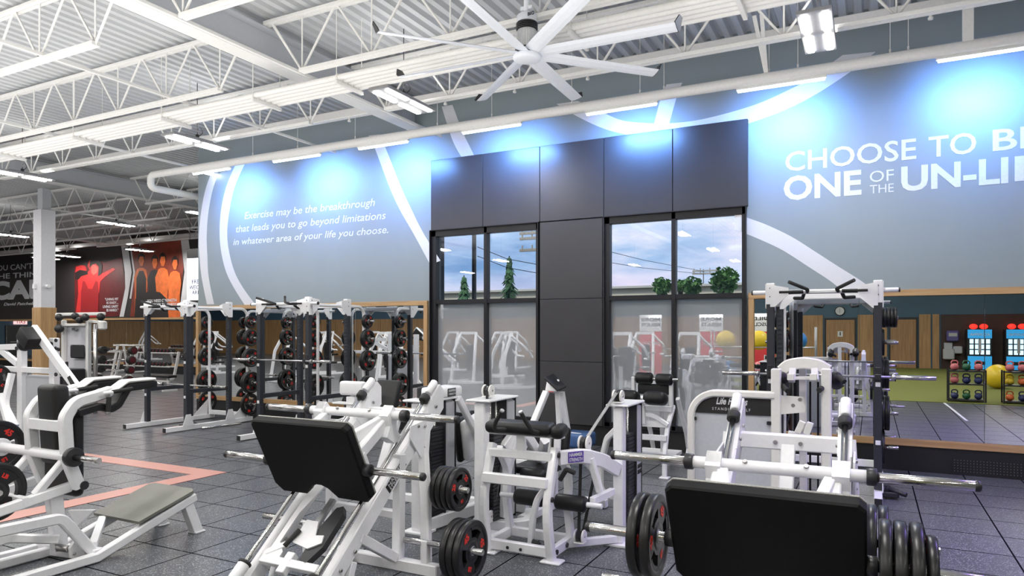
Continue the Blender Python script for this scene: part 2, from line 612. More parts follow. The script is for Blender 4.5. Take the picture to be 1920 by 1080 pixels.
mb = MB(); mb.box(((XL + XW0) / 2, DM + .15, Z_UP / 2), (XW0 - XL + 1, .3, Z_UP), ch=0)
wall_mural = struct(mb.build('wall_recess', M_DARKW))
mb = MB(); mb.box((XL - .15, (YB + DM) / 2, Z_UP / 2), (.3, DM - YB, Z_UP), ch=0)
wall_left = struct(mb.build('wall_left', mat('deep_blue_paint', (.06, .13, .20), .5)))
mb = MB(); mb.box((XR + .15, (YB + D) / 2, Z_UP / 2), (.3, D - YB, Z_UP), ch=0)
struct(mb.build('wall_right', M_WALL))
mb = MB(); mb.box(((XL + XR) / 2, YB - .15, Z_UP / 2), (XR - XL + .6, .3, Z_UP), ch=0)
wall_front = struct(mb.build('wall_front', mat('deep_blue_paint', (.06, .13, .20), .5)))

# --- ceiling: corrugated deck, flutes along y
M_DECK = mat('white_painted_deck', (0.64, 0.65, 0.66), 0.55, noise=0.02)
M_STEELW = mat('white_painted_steel', (0.87, 0.86, 0.83), 0.5, noise=0.03)
def deck():
    pit = 0.19; dep = 0.075
    prof = []
    x = XL - .3
    while x < XR + .3:
        prof += [(x, 0), (x + .085, 0), (x + .11, dep), (x + .165, dep)]
        x += pit
    vs = []; fs = []
    for y in (YB - .3, DM + .3):
        vs += [V((px, y, ZC + pz)) for px, pz in prof]
    k = len(prof)
    for i in range(k - 1):
        fs.append((i, i + 1, k + i + 1, k + i))
    mb = MB(); mb._add(vs, fs)
    # outer roof skin above the flutes
    mb.box(((XL + XR) / 2, (YB + DM) / 2, ZC + .16), (XR - XL + 1, DM - YB + 1, .08), ch=0)
    return struct(mb.build('ceiling', M_DECK))
ceiling = deck()

# --- painted bands and lettering on the mirror wall
M_BAND = mat('white_wall_vinyl', (0.74, 0.74, 0.76), 0.45, noise=0.01)
def band(pts, name='painted_band', y=D, parent=None, m=None, off=0.004):
    """outline points (left edge, right edge) in photo pixels on the plane y"""
    a = [Py(p[0], p[1], y) for p in pts]; b = [Py(p[2], p[3], y) for p in pts]
    def dense(q):
        out = []
        n = len(q)
        for i in range(n - 1):
            p0 = q[max(0, i - 1)]; p1 = q[i]; p2 = q[i + 1]; p3 = q[min(n - 1, i + 2)]
            for k in range(6):
                t = k / 6
                out.append(0.5 * ((2 * p1) + (p2 - p0) * t + (2 * p0 - 5 * p1 + 4 * p2 - p3) * t * t + (3 * p1 - p0 - 3 * p2 + p3) * t ** 3))
        out.append(q[-1]); return out
    a, b = dense(a), dense(b)
    mb = MB(); f = V((0, -off, 0))
    rings = [[p, p + f, q + f, q] for p, q in zip(a, b)]
    mb.loft(rings)
    return mb.build(name, m or M_BAND, parent)
def z1(x, y): return (360 + x / 3.176, 240 + y / 3.176)
def zz(l, f=z1): return [(*f(*p[:2]), *f(*p[2:])) for p in l]
band(zz([(145, 200, 188, 196), (118, 262, 165, 250), (80, 370, 125, 365), (55, 500, 98, 500), (42, 640, 88, 640), (45, 760, 92, 760), (58, 890, 100, 890), (90, 1050, 132, 1050)]), parent=wall_back)
band(zz([(278, 180, 338, 172), (250, 240, 308, 228), (205, 350, 255, 350), (175, 480, 225, 480), (165, 620, 210, 620), (175, 740, 222, 740), (205, 860, 255, 860), (255, 960, 310, 960), (320, 1062, 385, 1062)]), parent=wall_back)
band(zz([(1052, 45, 1118, 38), (1085, 110, 1145, 100), (1125, 215, 1185, 200), (1180, 360, 1240, 340), (1240, 490, 1300, 470), (1320, 630, 1375, 620), (1420, 815, 1480, 790)]), parent=wall_back)
def z2(x, y): return (1390 + x / 3.177, 220 + y / 3.177)
band(zz([(-40, 560, -40, 670), (37, 598, 37, 697), (150, 640, 150, 745), (300, 712, 260, 800), (440, 800, 400, 890), (580, 890, 520, 968), (700, 965, 600, 1030), (790, 1030, 690, 1095)], z2), parent=wall_back)
def z3(x, y): return (1000 + x / 3, 60 + y / 3)
band(zz([(130, 405, 250, 388), (215, 458, 375, 445), (400, 545, 490, 495), (600, 590, 600, 510), (760, 595, 740, 515), (930, 575, 900, 500), (1100, 545, 1060, 465), (1300, 485, 1260, 405), (1500, 400, 1440, 325), (1680, 295, 1560, 262), (1830, 190, 1650, 195), (1925, 112, 1740, 130)], z3), parent=wall_back)
band(zz([(750, 295, 838, 285), (715, 380, 808, 362), (680, 515, 765, 515)], z3), parent=wall_back)
band(zz([(565, 600, 625, 590), (610, 745, 680, 735), (640, 820, 715, 810), (680, 890, 750, 880)], lambda x, y: (640 + x / 3, y / 3)), parent=wall_back)

def word(s, xl, xr, yb, ytop, y, m, parent=None, bold=0.0, name='lettering', shear=0.0, depth=0.004, zx=None):
    """one word or line fitted to the photographed left/right ends and cap height, on the plane y (facing the camera)"""
    a = Py(xl, yb, y); b = Py(xr, yb, y); c = Py(xl, ytop, y)
    if zx is not None:
        a.z = Py(zx, yb, y).z; c.z = Py(zx, ytop, y).z
    o = text(name, s, m, V((a.x, y - depth / 2 - .001, a.z)), X1, Z1, 1.0, None, bold=bold, shear=shear, depth=depth)
    me = o.data
    x0 = min(v.co.x for v in me.vertices); x1 = max(v.co.x for v in me.vertices)
    base = o.location
    capz = 0.73 if s.upper() != s or True else 0.73
    hs = (c.z - a.z) / capz
    for v in me.vertices:
        v.co.x = (v.co.x - x0) / (x1 - x0) * (b.x - a.x)
        v.co.z *= hs
    if parent is not None:
        for v in me.vertices: v.co = v.co + base - wloc(parent)
        o.location = (0, 0, 0); o.parent = parent
    if ' ' in s and parent is not None:
        # every word an object of its own: cut where the gap is as wide as a space
        bm = bmesh.new(); bm.from_mesh(me); bm.verts.ensure_lookup_table()
        seen = {}; isl = []
        for v in bm.verts:
            if v.index in seen: continue
            st = [v]; seen[v.index] = len(isl); mem = []
            while st:
                q = st.pop(); mem.append(q)
                for e in q.link_edges:
                    w = e.other_vert(q)
                    if w.index not in seen: seen[w.index] = len(isl); st.append(w)
            isl.append((min(q.co.x - shear * q.co.z for q in mem), max(q.co.x - shear * q.co.z for q in mem), mem))
        isl.sort(key=lambda i: i[0])
        groups = []; edge = -1e9
        for a_, b_, mem in isl:
            if a_ - edge > .20 * abs(c.z - a.z) or not groups: groups.append([])
            groups[-1].append(mem); edge = max(edge, b_)
        faces = {f: seen[f.verts[0].index] for f in bm.faces}
        for g in groups:
            ids = {seen[mem[0].index] for mem in g}
            vmap = {}; vs = []; fs = []
            for f, k in faces.items():
                if k in ids:
                    row = []
                    for v in f.verts:
                        if v.index not in vmap: vmap[v.index] = len(vs); vs.append(v.co.copy())
                        row.append(vmap[v.index])
                    fs.append(row)
            nm_ = bpy.data.meshes.new(name); nm_.from_pydata(vs, [], fs); nm_.materials.append(m)
            no_ = bpy.data.objects.new(name, nm_); COL.objects.link(no_); no_.parent = parent
        bm.free(); bpy.data.objects.remove(o)
        return None
    return o
quote2 = thing('wall_quote', 'large white capital lettering on the blue wall above the kettlebell mirror', 'lettering', Py(1480, 370, D))
for s, xl, xr, yb, yt, bd in (('CHOOSE', 262, 1042, 322, 205, .012), ('TO', 1115, 1400, 238, 112, .014), ('BE', 1497, 1790, 200, 70, .016),
                              ('ONE', 252, 716, 492, 352, .03), ('OF', 765, 908, 388, 318, 0), ('THE', 765, 908, 455, 402, 0), ('UN-LI', 952, 1590, 437, 292, .030), ('ITED', 1920, 2420, 388, 240, .02)):
    word(s, *[z2(xl, 0)[0], z2(xr, 0)[0]], z2(0, yb)[1], z2(0, yt)[1], D, M_WLET, quote2, bd, zx=z2(1560, 0)[0] if s == 'ITED' else None)
def _bold_m():
    a, b, c = Py(*z2(1628, 380), D), Py(*z2(1885, 380), D), Py(*z2(1628, 232), D)
    ol = [(0, 0), (0, 1), (.24, 1), (.5, .48), (.76, 1), (1, 1), (1, 0), (.78, 0), (.78, .58), (.56, .14), (.44, .14), (.22, .58), (.22, 0)]
    zt_, zb_ = Py(*z2(1560, 240), D).z, Py(*z2(1560, 388), D).z
    mb = MB(); mb.plate([V((a.x + (b.x - a.x) * u, D - .003, zb_ + (zt_ - zb_) * v)) for u, v in ol], Y1, .004)
    mb.build('lettering', M_WLET, quote2)
_bold_m()
quote1 = thing('wall_quote', 'three lines of small slanted white lettering on the blue wall above the power racks', 'lettering', Py(585, 440, D))
for s, a, b, ct in (('Exercise may be the breakthrough', (313, 543), (1090, 465), 500), ('that leads you to go beyond limitations', (262, 622), (1155, 543), 580), ('in whatever area of your life you choose.', (247, 698), (1170, 628), 658)):
    word(s, z1(*a)[0], z1(*b)[0], z1(*a)[1], z1(0, ct)[1], D, M_WLET, quote1, 0.008, shear=0.2)

# --- dark metal surround of the windows
M_CLAD = mat('dark_grey_metal_cladding', (0.060, 0.058, 0.062), 0.36, 0.25, noise=0.05, nscale=2)
M_FRAME = mat('black_aluminium', (0.012, 0.012, 0.016), 0.38, 0.2)
yF = D - .08
def px_x(px, y=yF): return Py(px, 500, y).x
seams_top = [807.5, 905, 1012, 1132, 1261, 1402]
for i in range(5):
    x0, x1 = px_x(seams_top[i]), px_x(seams_top[i + 1])
    mb = MB(); mb.box(((x0 + x1) / 2, D - .04, (ZH + ZP) / 2), (x1 - x0 - .008, .08, ZP - ZH - .006), ch=.004)
    mb.build('cladding_panel', M_CLAD, wall_back)
zz_ = [ZH - .01, Py(1012, 561.5, yF).z, Py(1012, 677, yF).z, ZS]
for i in range(3):
    x0, x1 = px_x(1012), px_x(1132)
    mb = MB(); mb.box(((x0 + x1) / 2, D - .04, (zz_[i] + zz_[i + 1]) / 2), (x1 - x0 - .004, .08, zz_[i] - zz_[i + 1] - .006), ch=.004)
    mb.build('cladding_panel', M_CLAD, wall_back)

# --- glass
def glass_mat(name, film):
    m = bpy.data.materials.new(name); m.use_nodes = True
    nt = m.node_tree; n = nt.nodes; L = nt.links.new
    for x in list(n): n.remove(x)
    out = n.new('ShaderNodeOutputMaterial')
    tr = n.new('ShaderNodeBsdfTransparent'); tr.inputs[0].default_value = (.93, .96, .97, 1)
    gl = n.new('ShaderNodeBsdfGlossy'); gl.inputs['Roughness'].default_value = 0.0
    gl.inputs[0].default_value = (.95, .97, 1, 1)
    mx = n.new('ShaderNodeMixShader')
    fr = n.new('ShaderNodeFresnel'); fr.inputs[0].default_value = 1.45
    ad = n.new('ShaderNodeMath'); ad.operation = 'ADD'; ad.inputs[1].default_value = 0.44 if film else 0.07
    L(fr.outputs[0], ad.inputs[0]); L(ad.outputs[0], mx.inputs[0])
    if film:
        df = n.new('ShaderNodeBsdfDiffuse'); df.inputs[0].default_value = (.80, .83, .86, 1)
        tl = n.new('ShaderNodeBsdfTranslucent'); tl.inputs[0].default_value = (.75, .8, .86, 1)
        tc = n.new('ShaderNodeTexCoord'); no = n.new('ShaderNodeTexNoise'); no.inputs['Scale'].default_value = 3
        no.inputs['Detail'].default_value = 6
        L(tc.outputs['Object'], no.inputs['Vector'])
        m1 = n.new('ShaderNodeMixShader'); m1.inputs[0].default_value = .35
        L(df.outputs[0], m1.inputs[1]); L(tl.outputs[0], m1.inputs[2])
        m2 = n.new('ShaderNodeMixShader')
        mr = n.new('ShaderNodeMapRange'); mr.inputs['From Min'].default_value = .3; mr.inputs['From Max'].default_value = .7
        mr.inputs['To Min'].default_value = .84; mr.inputs['To Max'].default_value = .92
        L(no.outputs['Fac'], mr.inputs[0]); L(mr.outputs[0], m2.inputs[0])
        L(tr.outputs[0], m2.inputs[1]); L(m1.outputs[0], m2.inputs[2])
        L(m2.outputs[0], mx.inputs[1])
    else:
        L(tr.outputs[0], mx.inputs[1])
    L(gl.outputs[0], mx.inputs[2]); L(mx.outputs[0], out.inputs[0])
    return m
M_GLASS = glass_mat('clear_window_glass', False)
M_FILM = glass_mat('frosted_window_film', True)
def window(k, w, mull, tr_z):
    yg = D + .06
    mb = MB()
    fw = .075
    x0, x1 = w
    def v(xc, ww): mb.box((xc, yg - .03, (ZS + ZH) / 2), (ww, .12, ZH - ZS), ch=.004)
    v(x0 + .05, .10); v(x1 - .03, .06); v(mull, .065)
    mb.box(((x0 + x1) / 2, yg - .03, ZH - .055), (x1 - x0, .12, .11), ch=.004)
    mb.box(((x0 + x1) / 2, yg - .03, ZS + .035), (x1 - x0, .12, .07), ch=.004)
    mb.box(((x0 + x1) / 2, yg - .025, tr_z), (x1 - x0, .11, .075), ch=.004)
    # reveal
    mb.box((x0 - .0, D + .0, (ZS + ZH) / 2), (.012, .16, ZH - ZS), ch=0)
    mb.box((x1 + .0, D + .0, (ZS + ZH) / 2), (.012, .16, ZH - ZS), ch=0)
    mb.box(((x0 + x1) / 2, D + .0, ZH), (x1 - x0, .16, .012), ch=0)
    mb.box(((x0 + x1) / 2, D + .0, ZS), (x1 - x0, .16, .012), ch=0)
    f = struct(mb.build('window_%d' % k, M_FRAME))
    for a, b in ((x0 + .1, mull - .032), (mull + .032, x1 - .06)):
        for z0, z1_, m in ((ZS + .07, tr_z - .037, M_FILM), (tr_z + .037, ZH - .11, M_GLASS)):
            g = MB(); g.box(((a + b) / 2, yg, (z0 + z1_) / 2), (b - a, .012, z1_ - z0), ch=0)
            g.build('pane', m, f)
zt = Py(1103, 560.3, D + .03).z
window(1, w1, Py(913, 500, D + .03).x, zt)
window(2, w2, Py(1264.5, 500, D + .03).x, zt)

# --- mirrors with oak frames, black base
M_OAK = wood('oak_trim', (0.44, 0.26, 0.115), (0.58, 0.37, 0.18), 1.0, False)
M_OAKV = wood('oak_upright', (0.44, 0.26, 0.115), (0.58, 0.37, 0.18), 1.0, True)
M_MIRROR = bpy.data.materials.new('mirror_glass'); M_MIRROR.use_nodes = True
_b = M_MIRROR.node_tree.nodes['Principled BSDF']
_b.inputs['Metallic'].default_value = 1; _b.inputs['Roughness'].default_value = 0.0
_b.inputs['Base Color'].default_value = (0.90, 0.92, 0.92, 1)
M_BASE = mat('black_rubber_base', (0.010, 0.010, 0.011), 0.6, noise=0.3, nscale=50)
ZT1 = Py(1801, 540.4, D - .05).z; ZT0 = ZT1 - .085
ZB1 = Py(1790, 828.8, D - .05).z; ZB0 = ZB1 - .09
def mirror_wall(k, x0, x1, y, seams, edges=(True, True)):
    mb = MB()
    mb.box(((x0 + x1) / 2, y - .03, (ZT1 + ZT0) / 2), (x1 - x0, .06, ZT1 - ZT0), ch=.003)
    mb.box(((x0 + x1) / 2, y - .03, (ZB1 + ZB0) / 2), (x1 - x0, .06, ZB1 - ZB0), ch=.003)
    fr = struct(mb.build('trim_%d' % k, M_OAK))
    for e, xx in zip(edges, (x0 + .04, x1 - .04)):
        if e:
            mb = MB(); mb.box((xx, y - .03, (ZT0 + ZB1) / 2), (.08, .06, ZT0 - ZB1), ch=.003)
            mb.build('upright', M_OAKV, fr)
    xs = [x0 + (.08 if edges[0] else 0)] + seams + [x1 - (.08 if edges[1] else 0)]
    for a, b in zip(xs, xs[1:]):
        mb = MB(); mb.box(((a + b) / 2, y - .012, (ZT0 + ZB1) / 2), (b - a - .004, .02, ZT0 - ZB1 - .004), ch=.002)
        mb.build('mirror_pane', M_MIRROR, fr)
    return fr
mx0 = Py(1404, 600, D).x
mirror_wall(1, mx0, XR, D, [Py(1611, 600, D).x, Py(1845.5, 600, D).x, 3.2, 5.0, 6.8], (True, False))
mirror_wall(2, Py(369.5, 600, D).x + .03, Py(804, 600, D).x, D, [Py(470, 600, D).x, Py(560, 600, D).x, Py(668, 600, D).x])
mirror_wall(3, XL + .05, XW0 - .05, DM, [XL + 3.2 * i for i in range(1, 13)], (False, False))
for k, (a, b, y) in enumerate(((XW0, w1[0], D), (w1[0], w2[1], D), (w2[1], XR, D), (XL, XW0, DM))):
    z = ZB0 if k != 1 else ZS
    mb = MB(); mb.box(((a + b) / 2, y - .02, z / 2), (b - a, .04, z), ch=.003)
    nm = ['baseboard_left', 'baseboard_window', 'baseboard_right', 'baseboard_recess'][k]
    bb = struct(mb.build(nm, M_BASE))
    if k == 2:      # perforated rubber: rows of small holes catching light
        mb = MB()
        for i in range(46):
            for j in range(5):
                p = V((0.95 + i * .035, y - .041, .05 + j * .035))
                mb.cyl(p, p - V((0, .002, 0)), .005, 6, 0)
        mb.build('perforation', M_STEEL, bb)
# ================================================================== roof steel
XG = [-7.50, -18.35, -29.2, 3.35]      # girder centre lines
ZG0, ZG1 = 5.56, 6.02
def girder(x, label, y0=YB, y1=DM):
    t = thing('steel_girder', label, 'girder', (x, (y0 + y1) / 2, ZG0))
    m = MAT_GIRD
    mb = MB(); mb.box((x, (y0 + y1) / 2, ZG0 + .012), (.27, y1 - y0, .024), ch=.003); mb.build('bottom_flange', M_STEELW, t)
    mb = MB(); mb.box((x, (y0 + y1) / 2, ZG1 - .012), (.27, y1 - y0, .024), ch=.003); mb.build('top_flange', m, t)
    mb = MB(); mb.box((x, (y0 + y1) / 2, (ZG0 + ZG1) / 2), (.016, y1 - y0, ZG1 - ZG0 - .05), ch=.0); mb.build('web_plate', m, t)
    return t
MAT_GIRD = mat('grey_white_painted_girder', (0.58, 0.60, 0.63), 0.5, noise=0.02)
girder(XG[0], 'wide pale grey steel girder running straight into the blue wall above the small quote', YB, D)
girder(XG[1], 'pale grey steel girder resting on the white column by the wall corner')
girder(XG[2], 'pale grey steel girder beyond the column, over the dark wall lettering')

def joist(x0, x1, y, label, group=None, full=True, zt=6.08, zb=5.30):
    t = thing('ceiling_joist', label, 'joist', ((x0 + x1) / 2, y, zb), group)
    mb = MB()
    for s in (-1, 1):
        mb.box(((x0 + x1) / 2, y + s * .032, zt - .03), (x1 - x0, .05, .05), ch=.004)
    mb.build('top_chord', M_STEELW, t)
    mb = MB()
    for s in (-1, 1):
        mb.box(((x0 + x1) / 2, y + s * .030, zb + .0), (x1 - x0 - 1.3, .048, .05), ch=.004)
    mb.build('bottom_chord', M_STEELW, t)
    pit = 1.16
    n = int((x1 - x0 - 1.3) / pit)
    st = (x0 + x1) / 2 - n * pit / 2
    mb = MB()
    for i in range(n + 1):
        xb = st + i * pit
        b = V((xb, y, zb))
        for dx in (-pit / 2 + .02, pit / 2 - .02):
            mb.cyl(b, V((max(x0 + .1, min(x1 - .1, xb + dx)), y, zt - .03)), .016, 6, 0)
        if full: mb.cyl(b, V((xb, y, zt - .03)), .011, 6, 0)
    mb.cyl(V((st, y, zb)), V((x0 + .12, y, zt - .03)), .016, 6, 0)
    mb.cyl(V((st + n * pit, y, zb)), V((x1 - .12, y, zt - .03)), .016, 6, 0)
    mb.build('web_bars', M_STEELW, t)
    return t
BAYS = [(XG[0] + .12, XG[3] - .12), (XG[1] + .12, XG[0] - .12), (XG[2] + .12, XG[1] - .12), (XG[2] - 10.7, XG[2] - .12)]
JY = [5.13, 6.93, 8.74]
bayname = ['in the fan bay', 'between wide girder and column', 'beyond the white column', 'in the last bay']
rowname = ['fourth from the blue wall', 'third from the blue wall', 'second from the blue wall', 'touching the blue wall']
for bi, (a, b) in enumerate(BAYS[:3]):
    for ri, y in enumerate(JY):
        joist(a, b, y, 'white open web joist %s, %s' % (bayname[bi], rowname[ri]), 'roof joists')
for y, nm in zip((3.3, 1.5), ('fifth from the blue wall', 'sixth from the blue wall')):
    for bi, (a, b) in enumerate(BAYS[:2]):
        joist(a, b, y, 'white open web joist %s, %s' % (bayname[bi], nm), 'roof joists')
for ri, y in enumerate((12.3, 14.1, 15.9, 17.7)):
    for bi, (a, b) in enumerate(((XG[1] + .12, XW0), BAYS[2], BAYS[3])):
        joist(a, b, y, 'dim open web joist %s, %s beyond the blue wall line' % (['beside the blue wall end', 'behind the column', 'in the last bay'][bi], ORD[ri]), 'roof joists', full=False)
for x, nm in ((-9.3, 'one bay short of the wide girder'), (-12.9, 'midway between wide girder and column'), (-6.85, 'on the fan side of the wide girder'), (-21.0, 'beyond the column')):
    mb = MB()
    y1 = D - .1 if x > XW0 else DM - .2
    mb.box((x, (1 + y1) / 2, 5.335), (.04, y1 - 1, .04), ch=.003)
    tag(mb.build('bridging_bar', M_STEELW), 'thin white angle tying the joists %s' % nm, 'bar', 'bridging bars')

# white edge beam and the pipe frame that carries the wall washers
YP = 9.70
mb = MB(); mb.box(((-17.9 + XR) / 2, YP, 5.72), (XR + 17.9, .12, .15), ch=.012)
eb = thing('edge_beam', 'long white square beam under the deck close to the blue wall', 'beam', (-5, YP, 5.72))
mb.build('beam_tube', M_STEELW, eb)
mb = MB()
for px in (655, 835, 965, 1102, 1745):
    p = Py(px, 150, YP)
    mb.cyl(V((p.x, YP, 5.65)), V((p.x, YP, 5.60)), .018, 8); mb.cyl(V((p.x, YP, 5.605)), V((p.x, YP, 5.575)), .03, 8)
mb.build('sprinkler_head', M_STEELW, eb)
_q = Py(185, 457, DM - 1.0)
mb = MB(); mb.tube([V((XL + .3, DM - 1.0, _q.z)), V((XW0 - .2, DM - 1.0, _q.z))], .09, seg=12)
tag(mb.build('edge_pipe', M_STEELW), 'long white pipe in front of the dark poster wall', 'pipe')
ZPp = 5.18
pipe = thing('light_pipe', 'long white pipe hung before the blue wall, carrying the glowing blue-white tubes', 'pipe', (-4, YP, ZPp))
xe = Py(283, 345, YP).x
mb = MB(); mb.tube([V((XR - .2, YP, ZPp)), V((xe, YP, ZPp)), V((xe, YP, ZPp - .27)), V((xe, YP + 4.2, ZPp - .27))], .075, .10, 12)
mb.build('pipe_run', M_STEELW, pipe)
mb = MB(); mb.box((Py(1815, 50, YP).x, YP, (5.65 + ZPp) / 2 + .03), (.11, .10, 5.65 - ZPp), ch=.005); mb.build('drop_post', M_STEELW, pipe)
mb = MB()
for px in (474, 558, 666, 820, 922, 1072, 1200, 1245, 1442, 1496, 1669, 1703):
    x = Py(px, 200, YP).x
    mb = MB()
    mb.cyl(V((x, YP, ZPp + .07)), V((x, YP, ZC)), .004, 6, 0)
    mb.cyl(V((x, YP, ZPp + .06)), V((x, YP, ZPp + .12)), .012, 6, 0)
    mb.build('hanger_wire', M_STEELW, pipe)
mb = MB()
a = Py(1437, 138, YP)
for px in (1413, 1427):
    q = Py(px, 85, 8.95); mb.bar(V((a.x, YP, ZPp + .05)), V((q.x, 9.0, ZC - .4)), .05, .02)
mb.build('brace', M_STEELW, pipe)

def area(name, loc, target, sx, sy, w, col, parent, spread=PI, shape='RECTANGLE'):
    ld = bpy.data.lights.new(name, 'AREA'); ld.shape = shape; ld.size = sx; ld.size_y = sy
    ld.energy = w; ld.color = col; ld.spread = spread
    lo = bpy.data.objects.new(name, ld); COL.objects.link(lo)
    d = (V(target) - V(loc)).normalized()
    z = -d
    x = V((1, 0, 0)) - z * z.x
    if x.length < .01: x = V((0, 1, 0))
    x.normalize(); y = z.cross(x)
    R = Matrix((x, y, z)).transposed()
    lo.matrix_world = Matrix.Translation(V(loc)) @ R.to_4x4()
    if parent is not None:
        lo.parent = parent
        lo.matrix_parent_inverse = Matrix.Translation(-wloc(parent))
    return lo
M_WASH = emit('blue_white_tube', (0.80, 0.93, 1.0), 9.0)
BLUE = (0.15, 0.37, 1.0)
washx = [(360, 431), (510, 600), (670, 765), (865, 977), (1097, 1233), (1380, 1550), (1755, 1960)]
wl = ['over the pair of white bands', 'above the small slanted quote', 'above the long diagonal band', 'over the column-side end of the dark cladding', 'over the lowest part of the white arc', 'where the white arc climbs', 'above the large capitals']
for (a, b), nm in zip(washx, wl):
    x0, x1 = Py(a, 250, YP).x, Py(b, 250, YP).x
    t = thing('wall_washer', 'slim glowing blue-white tube on the white pipe %s' % nm, 'light', ((x0 + x1) / 2, YP, ZPp - .1), 'blue wall washers')
    mb = MB(); mb.box(((x0 + x1) / 2, YP + .02, ZPp - .085), (x1 - x0, .06, .03), ch=.004); mb.build('housing', M_STEELW, t)
    mb = MB(); mb.cyl(V((x0 + .02, YP + .02, ZPp - .112)), V((x1 - .02, YP + .02, ZPp - .112)), .018, 10); mb.build('light_tube', M_WASH, t)
    area('wash_lamp', ((x0 + x1) / 2, YP + .05, ZPp - .14), ((x0 + x1) / 2, D, ZPp - .55), x1 - x0 - .25, .04, WASH, BLUE, t, math.radians(120))
# short return leg with its own tube, round the wall end
t = thing('wall_washer', 'short glowing tube on the pipe leg rounding the wall end', 'light', (xe, 10.8, ZPp - .1), 'blue wall washers')
p0 = Py(330, 327, YP + .1)
mb = MB(); mb.cyl(V((xe + 1.0, YP + .55, ZPp + .06)), V((xe + 1.0, YP + 2.2, ZPp + .06)), .03, 10); mb.build('light_tube', M_WASH, t)
mb = MB(); mb.box((xe + 1.0, YP + 1.37, ZPp + .10), (.06, 1.7, .03)); mb.build('housing', M_STEELW, t)

# bank of white conduits on strut trapezes
cb = thing('conduit_bank', 'bank of five white conduits hung side by side below the joists', 'conduit', (-8, 7.27, 5.17))
for k in range(5):
    y = 7.27 + (k - 2) * .108
    mb = MB(); mb.tube([V((XL + .5, y, 5.17)), V((XR - .3, y, 5.17))], .038, seg=10); mb.build('conduit', M_STEELW, cb)
for i, px in enumerate((20, 165, 330, 500, 655, 1085, 1390)):
    y = 250 - (px - 320) * .22
    x = Pz(px, y, 5.17).x if False else Py(px, 200, 7.27).x
    mb = MB(); mb.box((x, 7.27, 5.10), (.045, .54, .045), ch=.003)
    for k in range(5):
        yy = 7.27 + (k - 2) * .108
        mb.lathe([(0, .042), (0, .048), (.03, .048), (.03, .042)], (x - .015, yy, 5.17), X1, 10)
    for s in (-1, 1):
        mb.cyl(V((x, 7.27 + s * .25, 5.08)), V((x, 7.27 + s * .25, ZC - .01)), .006, 6, 0)
    mb.build('strut', M_STEELW, cb)
# ------------------------------------------------------------------ luminaires
M_FIXT = mat('grey_luminaire_housing', (.30, .30, .31), .5)
M_LED = emit('white_led_strip', (1.0, 0.975, 0.93), 22.0)
ZL = 5.07
def ceiling_light(x, y, label, group='ceiling lights', z=ZL, w=1.0):
    t = thing('ceiling_light', label, 'light', (x, y, z), group)
    mb = MB()
    mb.box((x, y, z + .035), (.34, 1.16, .04), ch=.006)
    mb.box((x, y, z + .075), (.14, .55, .05), ch=.006)
    mb.build('housing', M_FIXT, t)
    for sx in (-1, 1):
        for sy in (-1, 1):
            mb = MB(); mb.box((x + sx * .10, y + sy * .285, z + .007), (.068, .46, .016), ch=.003)
            mb.build('led_strip', M_LED, t)
    mb = MB()
    mb.cyl(V((x, y, z + .10)), V((x, y, z + .16)), .03, 10)
    mb.cyl(V((x, y, z + .15)), V((x, y, ZC - .02)), .007, 6, 0)
    mb.tube([V((x + .03, y, z + .12)), V((x + .09, y + .05, z + .2)), V((x + .03, y + .02, z + .3)), V((x, y, z + .22))], .006, .04, 6)
    mb.build('hanger', M_BLACKP, t)
    area('lamp', (x, y, z - .02), (x, y, 0), .34, 1.1, LIGHT_DOWN * w, (1.0, .97, .93), t)
    area('uplight_lamp', (x, y, z + .2), (x, y, 9), .34, 1.1, LIGHT_UP * w, (1.0, .98, .95), t)
    return t
ceiling_light(*Pz(1533, 65, ZL).xy, 'bright ceiling light seen end-on as two columns of glare, beyond the fan blades')
ceiling_light(*Pz(757, 193, ZL).xy, 'bright ceiling light with wide glare at the wide girder end')
ceiling_light(*Pz(370, 270, ZL).xy, 'bright ceiling light just before the corner of the white pipe')
ceiling_light(*Pz(42, 331, ZL).xy, 'bright ceiling light higher than the white column top, cut by the frame')
ceiling_light(*Pz(218, 421, ZL).xy, 'small ceiling light on a dark stem between column and blue wall')
ceiling_light(*Pz(20, 442, ZL).xy, 'small ceiling light on the outer side of the white column')
ceiling_light(*Pz(262, 470, ZL).xy, 'small ceiling light in front of the group portrait poster')
ceiling_light(*Pz(125, 481, ZL).xy, 'small ceiling light before the dark wall between column and red poster')
for x in (-.5, -5.6, -10.4, -15.2, -20, -25, -31, -38, -45, 4.5):
    for y in (3.15, -1.9, -7, -12):
        if y < -8 and x < -40: continue
        ceiling_light(x, y, 'ceiling light of the rows seen only as window reflections', 'ceiling lights out of view')
for x, y in ((4.5, 8.2), (-20.5, 8.2), (-26, 8.2), (-32, 8.2), (-32, 13.3), (-16.5, 13.3), (-17.5, 18.2), (-33, 18.2), (-39, 8.2), (-46, 8.2), (-40, 13.3), (-47, 13.3)):
    ceiling_light(x, y, 'ceiling light hidden behind steel or outside the frame', 'ceiling lights hidden')

